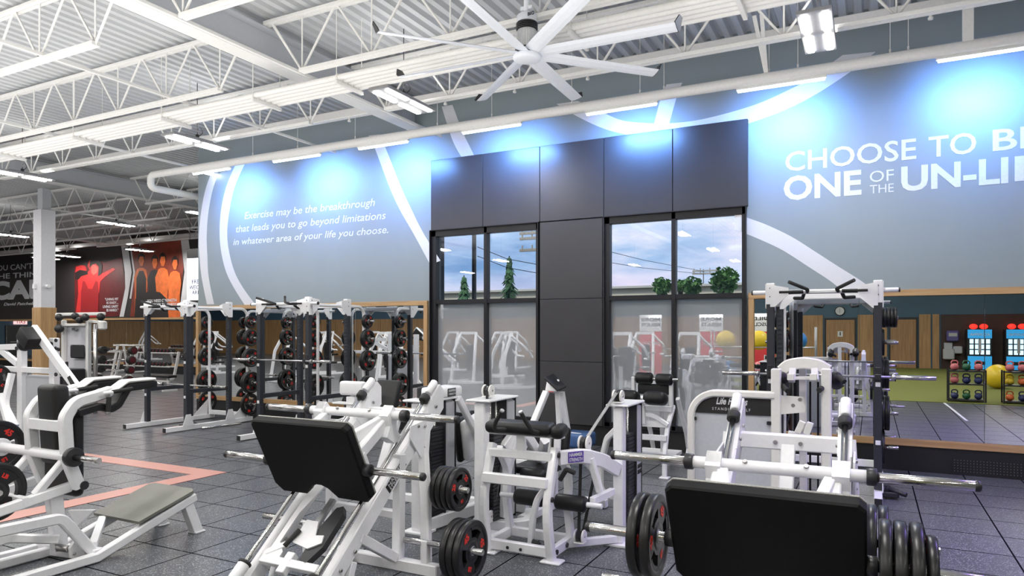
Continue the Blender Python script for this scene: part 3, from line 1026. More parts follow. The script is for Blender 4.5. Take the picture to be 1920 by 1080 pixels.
# ------------------------------------------------------------------ large ceiling fan
M_FAN = mat('silver_white_fan_blade', (0.82, 0.85, 0.90), 0.35, 0.0, noise=0.02)
fc = Pz(988, 105, 4.85)
fan = thing('ceiling_fan', 'very large silver eight-bladed ceiling fan hanging at top centre', 'fan', fc)
mb = MB()
mb.lathe([(0, .0), (.0, .12), (.012, .15), (.045, .155), (.06, .14)], fc + V((0, 0, -.05)), Z1, 32)
mb.build('hub', M_FAN, fan)
mb = MB()
mb.lathe([(0, .13), (.015, .135), (.03, .13), (.032, .12), (.045, .12), (.047, .13), (.06, .13)], fc + V((0, 0, .01)), Z1, 32)
mb.build('hub_ring', M_BLACKP, fan)
mb = MB()
mb.lathe([(0, .085), (.02, .105), (.20, .105), (.21, .1)], fc + V((0, 0, .07)), Z1, 28)
for k in range(28):
    a = 2 * PI * k / 28
    mb.box(fc + V((.107 * math.cos(a), .107 * math.sin(a), .17)), (.012, .006, .18), Matrix.Rotation(a, 3, 'Z'), .001)
mt = mb.build('motor', mat('ribbed_aluminium', (.80, .80, .81), .35, .6), fan)
mb = MB()
for k in range(4):
    mb.lathe([(0, .105), (0, .118), (.010, .118), (.010, .105)], fc + V((0, 0, .285 + k * .018)), Z1, 28)
mb.build('cooling_ring', M_BLACKP, mt)
mb = MB(); mb.lathe([(0, .11), (.075, .11), (.09, .09), (.10, .05)], fc + V((0, 0, .36)), Z1, 28)
mb.cyl(fc + V((0, 0, .45)), fc + V((0, 0, ZC - fc.z)), .035, 14)
mb.box(fc + V((0, 0, .52)), (.14, .05, .04)); mb.build('down_rod', M_FAN, fan)
ml = MB()
text('emblem', 'BIG', M_BLACKP, fc + V((.06, -.108, .385)), X1, Z1, .05, fan, 'LEFT', .002)
for k in range(8):
    a = math.radians(2.5 + 45 * k)
    d = V((math.cos(a), math.sin(a), 0)); s = V((-d.y, d.x, 0))
    tilt = math.radians(14)
    su = (s * math.cos(tilt) - Z1 * math.sin(tilt))
    nu = d.cross(su)
    def sec(r, w, th):
        c = fc + d * r + V((0, 0, .02))
        return [c - su * w * .5, c - su * w * .2 + nu * th, c + su * w * .2 + nu * th * .8, c + su * w * .5, c + su * w * .2 - nu * th * .5, c - su * w * .2 - nu * th * .5]
    mb = MB(); mb.loft([sec(.13, .16, .018), sec(.35, .17, .018), sec(1.62, .15, .013)], smooth=False)
    bl = mb.build('blade', M_FAN, fan)
    mb = MB()
    c = fc + d * 1.62 + V((0, 0, .02))
    mb.plate([c - su * .085, c + su * .085, c + su * .10 + Z1 * .02 + d * .01, c + su * .03 + Z1 * .10 + d * .05, c - su * .06 + Z1 * .08 + d * .04], d, .012)
    mb.build('winglet', M_BLACKP, bl)

# ------------------------------------------------------------------ white column with oak foot
cx, cy = -19.3, 10.6
colm = thing('column', 'square white column with an oak clad lower part, beyond the blue wall end', 'column', (cx, cy, 0))
s = .36
zo = 1.86 + (618.73 - 577) / FPX * (_ray(85, 500).y and (cy / _ray(85, 500).y))
mb = MB(); mb.box((cx, cy, (zo + 5.0) / 2), (s, s, 5.0 - zo), ch=.004); mb.build('shaft', mat('white_column_paint', (.74, .74, .78), .5), colm)
mb = MB(); mb.box((cx, cy, zo / 2), (s + .04, s + .04, zo), ch=.004); mb.build('oak_cladding', M_OAKV, colm)
mb = MB(); mb.box((cx, cy, 5.28), (.22, .22, .56), ch=.004); mb.build('steel_post', MAT_GIRD, colm)
mb = MB(); mb.cyl(V((cx + .18, cy - .05, 3.0)), V((cx + .3, cy - .05, 3.0)), .05, 12); mb.box((cx - .06, cy - .2, 3.0), (.10, .08, .12))
mb.build('security_camera', M_WHITE, colm)
# ================================================================== weight plates
def sector(mb, r0, r1, a0, a1, x0, x1, n=6, ch=0.0):
    """annular block about the x axis"""
    rings = []
    for i in range(n + 1):
        a = a0 + (a1 - a0) * i / n
        c, s = math.cos(a), math.sin(a)
        prof = [(x0 + ch, r0), (x1 - ch, r0), (x1, r0 + ch), (x1, r1 - ch), (x1 - ch, r1), (x0 + ch, r1), (x0, r1 - ch), (x0, r0 + ch)] if ch else [(x0, r0), (x1, r0), (x1, r1), (x0, r1)]
        rings.append([V((x, r * c, r * s)) for x, r in prof])
    full = abs(a1 - a0 - 2 * PI) < 1e-6
    mb.loft(rings, caps=not full, smooth=bool(ch))
PLATE_SIZES = {45: (.222, .052), 35: (.190, .048), 25: (.170, .044), 10: (.128, .038), 5: (.100, .03)}
_plate_proto = {}
def plate_proto(lb):
    R, th = PLATE_SIZES[lb]
    t = thing('weight_plate', '', 'weight plate', (0, 0, 0))
    mb = MB()
    h = th / 2
    sector(mb, R * .80, R, 0, 2 * PI, -h, h, 40, .007)
    sector(mb, .03, R * .34, 0, 2 * PI, -h * .8, h * .8, 24, .003)
    for k in range(3):
        a = PI / 2 + k * 2 * PI / 3
        sector(mb, R * .30, R * .82, a + math.radians(27), a + math.radians(93), -h * .7, h * .7, 8)
        sector(mb, R * .30, R * .44, a - math.radians(28), a + math.radians(28), -h * .7, h * .7, 5)
        sector(mb, R * .70, R * .82, a - math.radians(28), a + math.radians(28), -h * .85, h * .85, 5)
    mb.build('disc', M_PLATE, t)
    mb = MB(); sector(mb, .0255, .036, 0, 2 * PI, -h * .95, h * .95, 20, .003); mb.build('hub_ring', M_STEEL, t)
    for sgn in (1, -1):
        for k in range(3):
            a = PI / 2 + PI / 3 + k * 2 * PI / 3
            # lettering faces +x or -x; up of each number points outward
            out = V((0, math.cos(a), math.sin(a)))
            xd = out.cross(V((sgn, 0, 0)))
            sz = R * .26 * (1 if k != 1 else .6)
            o = V((sgn * (h * .7 + .0015), 0, 0)) + out * (R * .52)
            text('number', str(lb) if k != 1 else 'LB', M_RED, o, xd, out, sz * 1.25, t, 'CENTER', R * .012)
    return t
def weight_plate(lb, x, y, z, label, group=None, spin=0.0, rz=0.0):
    if lb not in _plate_proto:
        t = plate_proto(lb); _plate_proto[lb] = t
    else:
        t = dup(_plate_proto[lb])
    t.location = (x, y, z)
    t.rotation_euler = (spin, 0, rz)
    t['label'] = label
    if group: t['group'] = group
    elif 'group' in t: del t['group']
    return t

# ================================================================== 45 degree leg press (two of them)
SL = math.atan(.853)
def leg_press(cx, oy, drop, label, extras):
    t = thing('leg_press', label, 'leg press', (cx, 4.2 + oy, 0))
    rd = V((0, math.cos(SL), math.sin(SL)))        # up the rails
    rn = V((0, -math.sin(SL), math.cos(SL)))       # away from the rails, upward
    def R(y): return V((0, y + oy, .296 + .853 * (y - 3.608)))
    fr = None
    for s in (-1, 1):
        xo = V((cx + s * .33, 0, 0))
        # main beam below the rail
        mb = MB()
        o = xo - rn * .135
        mb.bar(R(3.05) + o, R(4.88) + o, .075, .13, rn, .008)
        # head plate and collars
        top = R(4.86) + xo
        mb.plate([top - rn * .22 - rd * .30, top - rn * .07 - rd * .32, top - rn * .035 - rd * .06, top - rn * .03 + rd * .09, top - rn * .10 + rd * .10, top - rn * .22 + rd * .00], X1, .08)
        mb.cyl(top - rd * .05, top + rd * .09, .032, 18, .008)
        mb.bar(R(3.42) + xo - rn * .10, R(3.42) + xo + rn * .01, .06, .09, rd, .005)
        mb.cyl(R(3.34) + xo, R(3.50) + xo, .045, 18, .006)
        mb.build('side_beam', M_WHITE, t)
        mb = MB(); mb.cyl(R(3.45) + xo, R(4.80) + xo, .019, 16); mb.build('guide_rail', M_CHROME, t)
        mb = MB()
        for a, b, r in ((3.50, 3.515, .05), (4.755, 4.80, .041)):
            mb.cyl(R(a) + xo, R(b) + xo, r, 18, .004)
        mb.build('bumper', M_BLACK, t)
        mb = MB()
        for yy, d in ((3.40, -.13), (3.62, -.13), (3.75, -.16), (4.55, -.14), (4.70, -.10), (4.80, -.12)):
            p = R(yy) + xo + rn * d
            for q in (1, -1): mb.bolt(p + V((q * .043, 0, 0)), V((q, 0, 0)), .013, .01)
        mb.build('bolts', M_BOLT, t)
        # standing post and diagonal
        mb = MB()
        px = cx + s * .34
        pt = R(4.45) - rn * .16
        mb.bar(V((px, 4.40 + oy, .06)), V((px, 4.42 + oy, pt.z)), .075, .075, Y1, .006)
        mb.bar(V((px, 4.36 + oy, .10)), V((px, 3.93 + oy, R(3.93).z - .20)), .06, .075, rn, .006)
        mb.bar(V((px, 3.78 + oy, .02)), V((px, 3.86 + oy, .22)), .06, .06, Y1, .006)
        mb.build('post', M_WHITE, t)
        # rear leg, splayed, with storage horns
        mb = MB()
        a = R(4.78) + xo - rn * .14
        sx = cx + s * .56
        mb.path([a + V((s * .02, -.10, .0)), V((cx + s * .37, 4.70 + oy, .86)), V((cx + s * .45, 4.62 + oy, .50)), V((sx - s * .04, 4.52 + oy, .05))], .06, .08, side=Y1, r=.15, ch=.008)
        p = V((cx + s * .385, 4.62 + oy, 1.03))
        mb.plate([p + V((0, -.12, .07)), p + V((0, .10, .10)), p + V((0, .13, -.16)), p + V((0, .02, -.2)), p + V((0, -.13, -.02))], X1, .012)
        mb.build('rear_leg', M_WHITE, t)
        mb = MB()
        for q in ((-.02, .06), (.07, .05), (.07, -.12)):
            mb.bolt(p + V((s * .006, q[0], q[1])), V((s, 0, 0)), .012, .01)
        for nm, hy, hz, x0, x1 in (('low', 4.40, .24, .40, 1.10), ('high', 4.66, .61, .44, .82)):
            mb.cyl(V((cx + s * x0, hy + oy, hz)), V((cx + s * x1, hy + oy, hz)), .0245, 16)
        mb.build('storage_horns', M_CHROME, t)
        # sled side: carriage block on the rail
    mb = MB()
    mb.bar(V((cx - .62, 4.40 + oy, .045)), V((cx + .72, 4.40 + oy, .045)), .08, .09, Z1, .008)
    for s in (-1, 1): mb.box((cx + s * .60, 4.40 + oy, .15), (.05, .06, .22))
    mb.build('floor_tube', M_WHITE, t)
    mb = MB()
    c = R(4.74) - rn * .16
    mb.bar(V((cx - .33, c.y, c.z)), V((cx + .33, c.y, c.z)), .075, .10, Z1, .008)
    c2 = R(3.36) - rn * .17
    mb.bar(V((cx - .33, c2.y, c2.z)), V((cx + .33, c2.y, c2.z)), .06, .06, Z1, .006)
    mb.bar(V((cx, c.y, c.z)), V((cx, 4.45 + oy, .3)), .085, .06, Y1, .006)
    mb.bar(V((cx - .33, 4.42 + oy, .42)), V((cx + .33, 4.42 + oy, .42)), .06, .06, Z1, .006)
    mb.build('cross_beam', M_WHITE, t)
    mb = MB()
    for s in (-1, 1): mb.bolt(V((cx + s * .075, c.y - .04, c.z - .0)), V((0, -1, 0)), .014, .01)
    mb.build('cross_bolts', M_BOLT, t)
    # --- sled
    dv = -rd * drop
    sled = None
    hu = V((cx, 4.30 + oy, 1.21)) + dv           # upper horn axis
    hl = V((cx, 3.87 + oy, .875)) + dv           # lower horn axis
    mb = MB(); mb.cyl(hu - X1 * .49, hu + X1 * .47, .035, 20, .004)
    sled = mb.build('sled_bar', M_WHITE, t)
    for nm, c, L0, L1 in (('u', hu, .47, .935), ('l', hl, .47, .935)):
        for s in (-1, 1):
            mb = MB()
            mb.cyl(c + X1 * (s * (L0 - .02)), c + X1 * (s * (L0 + .03)), .046, 18, .004)
            mb.cyl(c + X1 * (s * (L1 - .015)), c + X1 * (s * (L1 + .02)), .0285, 16, .008)
            mb.build('horn_cap', M_BLACKP, t)
            mb = MB(); mb.cyl(c + X1 * (s * (L0 + .03)), c + X1 * (s * L1), .0275, 18); mb.build('plate_horn', M_CHROME, t)
    mb = MB()
    for s in (-1, 1):
        mb.bolt(hu + X1 * (s * .16) + rn * .04, rn, .014, .008)
        xo = X1 * (s * .33)
        # upright clamp on the bar, diamond head
        p = hu + xo
        mb2 = mb
    mb.build('bar_bolts', M_BOLT, t)
    for s in (-1, 1):
        xo = X1 * (s * .33)
        p = hu + xo
        mb = MB()
        mb.plate([p + V((0, -.075, .0)), p + V((0, 0, .068)), p + V((0, .06, .0)), p + V((0, .03, -.10)), p + V((0, .10, -.18)), p + V((0, .02, -.22)), p + V((0, -.08, -.16)), p + V((0, -.04, -.08))], X1, .085)
        # side arm from the foot plate frame up to the bar
        mb.bar(hl + xo * .92 + V((0, .05, .05)), hu + xo * .92 - V((0, .02, .06)), .06, .09, rn, .008)
        mb.plate([hl + xo + V((0, .06, -.14)), hl + xo + V((0, .18, -.02)), hl + xo + V((0, .12, .10)), hl + xo + V((0, .02, .04)), hl + xo + V((0, .03, -.06))], X1, .05)
        mb.build('sled_arm', M_WHITE, t)
        mb = MB(); mb.box(p + V((0, -.036, .036)), (.087, .004, .098), Matrix.Rotation(math.radians(-42), 3, 'X'), .001)
        mb.build('arm_cap', M_STEEL, t)
    mb = MB()
    mb.cyl(hl - X1 * .46, hl + X1 * .46, .04, 18)
    mb.bar(hl + V((0, .06, .03)) - X1 * .33, hl + V((0, .06, .03)) + X1 * .33, .06, .10, Z1)
    mb.build('lower_sled_bar', M_WHITE, t)
    # foot plate: tall black pad facing down the rails
    a = V((cx, 3.653 + oy, 1.196)) + dv; b = V((cx, 3.935 + oy, .625)) + dv
    up = (a - b).normalized(); nn = X1.cross(up).normalized()
    if nn.y > 0: nn = -nn
    Hh = (a - b).length
    w = .455
    ol = [(-w + .03, Hh), (w - .03, Hh), (w, Hh - .03), (w, .04), (w - .04, 0), (.16, 0), (.09, .075), (.03, .10), (-.03, .10), (-.09, .075), (-.16, 0), (-w + .06, 0), (-w, .07), (-w, Hh - .03)]
    pts = [b + X1 * x + up * h for x, h in ol]
    mb = MB()
    def inset(k, off):
        cen = b + up * (Hh / 2)
        return [p + (cen - p).normalized() * k + nn * off for p in pts]
    P = [inset(.012, .0), inset(0, -.012), inset(0, -.055), inset(.008, -.065)]
    mb.loft(P)
    fp = mb.build('foot_plate', M_FOOT, t)
    mb = MB()
    mb.loft([inset(.0, -.066), inset(.0, -.078)])
    mb.build('foot_plate_back', mat('grey_textured_backing', (.30, .30, .28), .8, noise=.5, nscale=250), t)
    mb = MB()
    for s in (-1, 1):
        mb.bar(b + X1 * (s * .2) + up * .1 - nn * .10, a + X1 * (s * .2) - up * .06 - nn * .10, .05, .05, nn, .005)
        mb.bar(a + X1 * (s * .2) - up * .25 - nn * .10, hu + X1 * (s * .28) - V((0, .03, .05)), .06, .09, Z1, .006)
    mb.build('foot_plate_frame', M_WHITE, t)
    # range-of-motion stop between the rails
    c = R(3.72) - rn * .05 + V((cx, 0, 0))
    mb = MB()
    mb.bar(c - X1 * .28 - rd * .16, c - X1 * .12 - rd * .05, .05, .03, rn)
    mb.plate([c - X1 * .25 - rd * .2, c - X1 * .25 + rd * .45, c - X1 * .22 + rd * .55, c - X1 * .12 + rd * .50, c - X1 * .2 + rd * .2, c - X1 * .2 - rd * .05, c - X1 * .12 - rd * .12, c - X1 * .12 - rd * .22], rn, .012)
    mb.bar(c - X1 * .26 - rd * .20, c + X1 * .27 - rd * .20, .06, .05, rn)
    mb.bar(c - X1 * .02 - rd * .28, c - X1 * .02 - rd * .12, .07, .06, rn, .005)
    mb.plate([c - X1 * .06 + rd * .14, c + X1 * .05 + rd * .14, c + X1 * .10 + rd * .03, c + X1 * .17 + rd * .04, c + X1 * .19 - rd * .02, c + X1 * .10 - rd * .08, c - X1 * .06 - rd * .05], rn, .014, .03)
    mb.build('stop_bracket', M_WHITE, t)
    mb = MB()
    mb.bar(c + X1 * .02 + rd * .12, c + X1 * .02 + rd * .36, .05, .035, rn); mb.build('stop_channel', M_STEEL, t)
    mb = MB()
    mb.plate([c + X1 * .08 - rd * .16, c + X1 * .07 + rd * .06, c + X1 * .12 + rd * .28, c + X1 * .17 + rd * .30, c + X1 * .21 + rd * .24, c + X1 * .21 - rd * .04, c + X1 * .15 - rd * .18], rn, .05)
    mb.build('stop_housing', M_BLACKP, t)
    mb = MB(); mb.cyl(c - X1 * .09 - rd * .10 + rn * .05, c - X1 * .04 + rd * .04 + rn * .06, .018, 14); mb.build('stop_handle', M_GRIP, t)
    # seat carriage low at the near end
    sb = R(3.02) - rn * .05 + V((cx, 0, 0))
    mb = MB(); mb.rbox(sb - rd * .35 + rn * .10, (.42, .60, .08), Matrix((X1, rd, rn)).transposed(), .035); mb.build('back_pad', M_PAD, t)
    mb = MB(); mb.bar(R(2.55) + V((cx, 0, 0)) - rn * .1, R(3.3) + V((cx, 0, 0)) - rn * .1, .08, .06, rn)
    for s in (-1, 1): mb.bar(V((cx + s * .33, 3.0 + oy, .0)), V((cx + s * .33, 3.1 + oy, .07)), .07, .06, Y1)
    mb.bar(V((cx - .4, 2.62 + oy, .04)), V((cx + .4, 2.62 + oy, .04)), .08, .07)
    mb.bar(V((cx, 2.62 + oy, .04)), V((cx, 2.75 + oy, .0 + .1)), .07, .07)
    mb.build('seat_frame', M_WHITE, t)
    return t
M_FOOT = mat('matte_black_foot_plate', (.0045, .0045, .005), .62, noise=.2, spec=.25)
lpA = leg_press(-3.61, 0.0, 0.0, 'white leg press with bare chrome bars and stored plates low on one side', None)
lpB = leg_press(-.4725, -.058, .185, 'white leg press with plates loaded on its sled, cut by the bottom edge', None)
# label strip on the right beam of the left press
rdv = V((0, math.cos(SL), math.sin(SL))); rnv = V((0, -math.sin(SL), math.cos(SL)))
p = V((-3.61 + .33 + .039, 4.16, .296 + .853 * (4.16 - 3.608))) - rnv * .135
mb = MB(); mb.box(p + rdv * .12, (.003, .28, .075), Matrix((X1, rdv, rnv)).transposed(), 0); st = mb.build('name_strip', M_BLET, lpA)
text('name_lettering', 'HAMMER', M_WLET, p + V((.003, 0, 0)) - rnv * .0 + rdv * .0, rdv, rnv, .05, st, fit=.24)
text('name_lettering', 'STRENGTH', M_WLET, p + V((.003, 0, 0)) - rnv * .032, rdv, rnv, .038, st, fit=.24)
# stored plates
for k, x in enumerate((-2.905, -2.955, -3.005, -3.055)):
    weight_plate(25, x + .03, 4.66, .61, 'smaller black plate on the bare leg press, upper storage stack, %s' % ['outermost', 'second from outside', 'third from outside', 'innermost'][k], spin=.2)
for k, x in enumerate((-2.615, -2.672, -2.729)):
    weight_plate(45, x, 4.40, .24, 'big black plate with red numbers, low storage stack of the bare leg press, %s' % ['outermost', 'middle one', 'innermost'][k], spin=-.35)
# plates loaded on the right press
cx = -.4725
for k, x in enumerate((-.56, -.63)):
    weight_plate(45, cx + x, 3.87 - .058 - .185 * math.cos(SL), .875 - .185 * math.sin(SL), 'big black plate on the loaded leg press, curl machine side, %s' % ['touching the foot plate', 'outer one'][k], spin=.5)
for k, (x, lb) in enumerate(((.53, 45), (.59, 45), (.655, 45), (.715, 25))):
    weight_plate(lb, cx + x, 3.87 - .058 - .185 * math.cos(SL), .875 - .185 * math.sin(SL), 'black plate on the loaded leg press, open floor side, %s' % ['innermost', 'second from inside', 'third from inside', 'outermost and smaller'][k], spin=.9)
for k, x in enumerate((.475, .535)):
    weight_plate(45, cx + x, 4.66 - .058, .61, 'big black plate on the storage horn of the loaded leg press, %s' % ['inner one', 'outer one'][k], spin=.4)
# ================================================================== helpers for selectorised machines
M_FRAMEW = M_WHITE
def rbar(mb, pts, w=.06, h=.06, r=.12, side=None):
    return mb.path(pts, w, h, side=side, r=r, ch=.010)
def stack_tower(t, x, y0, y1, z, w=.20, name=None):
    """x = face turned to the camera side (right), runs y0..y1"""
    xm = x - w / 2
    d = y1 - y0
    mb = MB(); mb.box((xm, y0 + .05, z / 2), (w * .55, .10, z - .04), ch=.01); mb.box((xm, y0 + .05, .012), (.24, .20, .024), ch=.005)
    mb.build('front_post', M_WHITE, t)
    mb = MB()
    n = int((z - .35) / .034)
    for i in range(n):
        mb.box((xm, y0 + d * .5, .12 + i * .034), (w * .80, d * .52, .029), ch=.003)
    mb.build('weight_stack', M_BLACKP, t)
    mb = MB()
    for s in (-1, 1): mb.cyl(V((xm, y0 + d * .5 + s * .06, .08)), V((xm, y0 + d * .5 + s * .06, z - .03)), .011, 10)
    mb.build('guide_rods', M_CHROME, t)
    mb = MB(); mb.box((xm, y0 + d * .83, z / 2 + .03), (w, d * .34, z - .10), ch=.02); sh = mb.build('shroud', M_GREYSH, t)
    mb = MB()
    mb.box((xm, y0 + d * .64, z / 2 + .03), (w * 1.02, .012, z - .08), ch=.002)
    mb.box((xm, y0 + d + .002, z / 2 + .03), (w * 1.02, .012, z - .08), ch=.002)
    mb.build('shroud_edge', M_BLACKP, sh)
    mb = MB(); mb.box((xm, (y0 + y1) / 2, z + .0), (w * 1.25, d + .06, .02), ch=.006); mb.build('top_plate', M_WHITE, t)
def pulley(t, p, ax, r=.055, cover=True):
    p = V(p); ax = V(ax).normalized()
    mb = MB()
    if cover:
        for s in (-1, 1):
            mb.cyl(p + ax * (s * .026), p + ax * (s * .042), r * 1.12, 20, .004)
        mb.box(p - V((0, 0, r)), (.09, .09, .012))
        o = mb.build('pulley_cover', M_WHITE2, t)
    mb = MB(); mb.lathe([(-.018, r), (-.010, r * .86), (.010, r * .86), (.018, r)], p, ax, 22); mb.build('pulley', M_BLACKP, t)
    if cover:
        mb = MB(); mb.cyl(p - ax * .047, p + ax * .047, .010, 8); mb.build('axle', M_BOLT, t)
def belt(t, pts, w=.028, th=.005, side=X1, name='belt', m=None):
    mb = MB(); mb.path(pts, w, th, side=side, r=.0, ch=.001) if len(pts) > 2 else mb.bar(pts[0], pts[1], w, th, V(side).cross(V(pts[1]) - V(pts[0])))
    mb.build(name, m or M_BLACK, t)
def roller(t, a, b, r=.06, name='roller_pad'):
    a, b = V(a), V(b); L = (b - a).length
    mb = MB(); mb.lathe([(0, r * .55), (.012, r * .9), (.03, r), (L - .03, r), (L - .012, r * .9), (L, r * .55)], a, b - a, 24)
    return mb.build(name, M_PAD, t)
def gripbar(t, pts, r=.016, fil=.05, m=None, name='handle'):
    mb = MB(); mb.tube(pts, r, fil, 12); return mb.build(name, m or M_GRIP, t)

# ================================================================== kneeling leg curl, centre
t = thing('leg_curl_machine', 'white leg curl machine with long black arm pad and purple name plate', 'gym machine', (-2.55, 5.35, 0))
xl, xr = -2.855, -2.275
for x in (xl, xr):
    mb = MB(); rbar(mb, [(x, 5.10, .0), (x, 5.07, .10), (x, 4.99, .45), (x, 5.17, .90)], .065, .075, .6, X1)
    mb.box((x + .01, 5.09, .010), (.17, .13, .02), ch=.006); mb.build('front_leg', M_WHITE, t)
    mb = MB(); rbar(mb, [(x, 5.50, .06), (x, 5.42, .40), (x, 5.46, .62), (x, 5.28, .84)], .06, .07, .4, X1); mb.build('rear_leg', M_WHITE, t)
    mb = MB(); mb.bar((x, 5.08, .075), (x, 5.56, .075), .05, .085, Z1, .008); mb.build('side_rail', M_WHITE, t)
for nm, y, z, w, h in (('front_rail', 5.10, .075, .05, .085), ('rear_rail', 5.50, .075, .05, .085), ('lower_crossbar', 5.01, .645, .055, .085), ('upper_crossbar', 5.12, .835, .055, .07)):
    mb = MB(); mb.bar((xl, y, z), (xr, y, z), w, h, Z1, .008); mb.build(nm, M_WHITE, t)
mb = MB()
for x, y, z in ((xr + .034, 5.15, .85), (xr + .034, 5.02, .52), (xr + .027, 5.13, .075), (xr + .027, 5.34, .075)):
    mb.bolt((x, y, z), X1, .022, .012)
for x, z in ((-2.66, .07), (-2.54, .07)): mb.bolt((x, 5.07, z), -Y1, .014, .006)
mb.build('bolts', M_BLACKP, t)
# long arm pad on a centre post
R = Matrix.Rotation(math.radians(8), 3, 'X')
mb = MB(); mb.rbox((-2.55, 5.08, 1.065), (.60, .17, .10), R, .045, 4); mb.build('arm_pad', M_PAD, t)
mb = MB(); mb.rbox((-2.205, 5.09, 1.055), (.11, .18, .105), R, .045, 4); mb.build('arm_pad_end', M_PAD, t)
mb = MB(); mb.bar((-2.56, 5.13, .84), (-2.56, 5.12, 1.02), .075, .05, Y1, .008); mb.bar((-2.84, 5.10, 1.005), (-2.17, 5.10, 1.005), .06, .02, Z1); mb.build('pad_post', M_WHITE, t)
for pts in ([Py(953, 804, 5.02), Py(925, 806, 4.94), Py(930, 790, 4.88), Py(941, 771, 4.84)], [Py(1010, 811, 5.0), Py(998, 809, 4.93), Py(985, 789, 4.88), Py(977, 774, 4.84)]):
    gripbar(t, pts, .017, .04)
    mb = MB(); d = (pts[-1] - pts[-2]).normalized(); mb.cyl(pts[-1] - d * .002, pts[-1] + d * .014, .0185, 12); mb.build('handle_cap', M_STEEL, t)
# ankle rollers and curved lever
roller(t, (-2.72, 5.32, .435), (-2.44, 5.32, .435), .066); roller(t, (-2.34, 5.32, .435), (-2.06, 5.32, .435), .066)
mb = MB(); mb.cyl((-2.86, 5.32, .435), (-1.93, 5.32, .435), .022, 16); mb.build('roller_axle', M_WHITE, t)
mb = MB(); rbar(mb, [Py(1030, 905, 5.20), Py(1008, 935, 5.22), Py(1000, 965, 5.24), Py(995, 1020, 5.25)], .05, .05, .3); mb.build('lever_arm', M_WHITE, t)
mb = MB(); c = Py(1003, 1018, 5.22); mb.cyl(c - X1 * .02, c + X1 * .05, .03, 16, r1=.012); mb.build('rubber_stop', M_BLACK, t)
# curved beam with the name plate to the tower
mb = MB(); rbar(mb, [(-2.24, 5.17, .825), (-2.10, 5.34, .83), (-2.0, 5.52, .77), (-1.93, 5.72, .66)], .05, .12, .4, V((.2, -.1, 1)).cross(V((.3, .55, -.1))) if False else Z1.cross(V((.31, .55, 0)))); mb.build('name_beam', M_WHITE, t)
d = V((.14, .17, .004)).normalized(); n = d.cross(Z1).normalized()
p = V((-2.155, 5.275, .83)) + n * .031
M_PURPLE = mat('purple_name_plate', (.09, .03, .36), .45)
mb = MB(); mb.box(p, (.004, .14, .085), Matrix((n, d, Z1)).transposed(), 0)
pl = mb.build('name_plate', M_PURPLE, t)
text('name_lettering', 'HAMMER', M_WLET, p + n * .003 + Z1 * .006 - d * .062, d, Z1, .040, pl, fit=.122, bold=.001)
text('name_lettering', 'STRENGTH', M_WLET, p + n * .003 - Z1 * .034 - d * .062, d, Z1, .040, pl, fit=.122, bold=.001)
stack_tower(t, -1.86, 5.74, 6.18, 1.21, .16)
text('tower_lettering', 'HAMMER', M_BLET, V((-1.857, 6.045, .62)), Y1, Z1, .05, t, fit=.125, bold=.002)
text('tower_lettering', 'STRENGTH', M_BLET, V((-1.857, 6.045, .57)), Y1, Z1, .05, t, fit=.125, bold=.002)
pulley(t, (-1.95, 5.78, 1.285), X1, .05); pulley(t, (-2.12, 5.42, .92), X1, .055); pulley(t, (-2.16, 5.42, .14), X1, .05)
belt(t, [(-2.12, 5.48, .96), (-1.95, 5.74, 1.32)], .03, .006, name='belt', m=M_STEEL)
belt(t, [(-2.13, 5.37, .92), (-2.155, 5.375, .14)]); belt(t, [(-2.15, 5.46, .16), (-2.08, 5.56, .66)])
mb = MB(); rbar(mb, [(-2.15, 5.44, .82), (-2.15, 5.46, .76), (-2.05, 5.56, .62)], .06, .03, .03); rbar(mb, [(-2.06, 5.40, .80), (-2.0, 5.46, .52)], .06, .05, 0, X1)
mb.bar((-2.03, 5.36, .46), (-1.98, 5.72, .47), .05, .06); mb.bar((-2.28, 5.42, .06), (-1.96, 5.74, .06), .06, .06)
mb.build('pulley_bracket', M_WHITE, t)
mb = MB(); rbar(mb, [(-1.96, 5.86, 1.02), (-2.12, 5.98, .88), (-2.20, 6.02, .62), (-2.20, 6.02, .35), (-1.96, 6.0, .35)], .055, .05, .10, V((.45, .9, 0)).cross(Z1)); mb.build('tower_brace', M_WHITE, t)
gripbar(t, [Py(1050, 900, 5.2), Py(1062, 880, 5.2), Py(1078, 887, 5.2)], .02, .02)

# ================================================================== leg extension behind it (tower left of the arm pad)
t = thing('leg_extension_machine', 'white leg machine with dark weight tower and two upright pads, behind the long arm pad', 'gym machine', (-3.1, 6.1, 0))
stack_tower(t, -3.05, 5.45, 5.98, 1.22, .20)
mb = MB(); rbar(mb, [(-3.30, 5.60, .05), (-2.95, 5.72, .05), (-2.85, 5.86, .05), (-3.0, 6.2, .05)], .10, .10, .12, Z1); mb.build('base_casting', M_WHITE, t)
pulley(t, (-3.14, 5.60, 1.30), X1, .05); pulley(t, (-3.12, 5.55, .16), X1, .05)
belt(t, [(-3.12, 5.545, 1.30), (-3.11, 5.50, .18)]); belt(t, [(-3.10, 5.62, .18), (-3.02, 5.70, .75)], m=M_STEEL)
mb = MB(); rbar(mb, [(-3.05, 5.74, .76), (-3.0, 5.85, .88), (-2.95, 6.0, .86), (-2.9, 6.3, .55)], .07, .09, .1); rbar(mb, [(-3.05, 5.74, .12), (-3.02, 5.72, .5), (-2.98, 5.85, .85)], .07, .08, .2)
rbar(mb, [(-2.75, 6.0, .82), (-2.95, 6.35, .55), (-3.05, 6.6, .3)], .07, .08, .1)
rbar(mb, [(-2.95, 5.9, .06), (-2.9, 6.9, .06)], .08, .08, 0, X1); mb.bar((-3.25, 6.9, .05), (-2.45, 6.9, .05), .08, .08)
mb.bar((-2.9, 6.55, .06), (-2.92, 6.6, .55), .07, .07, Y1)
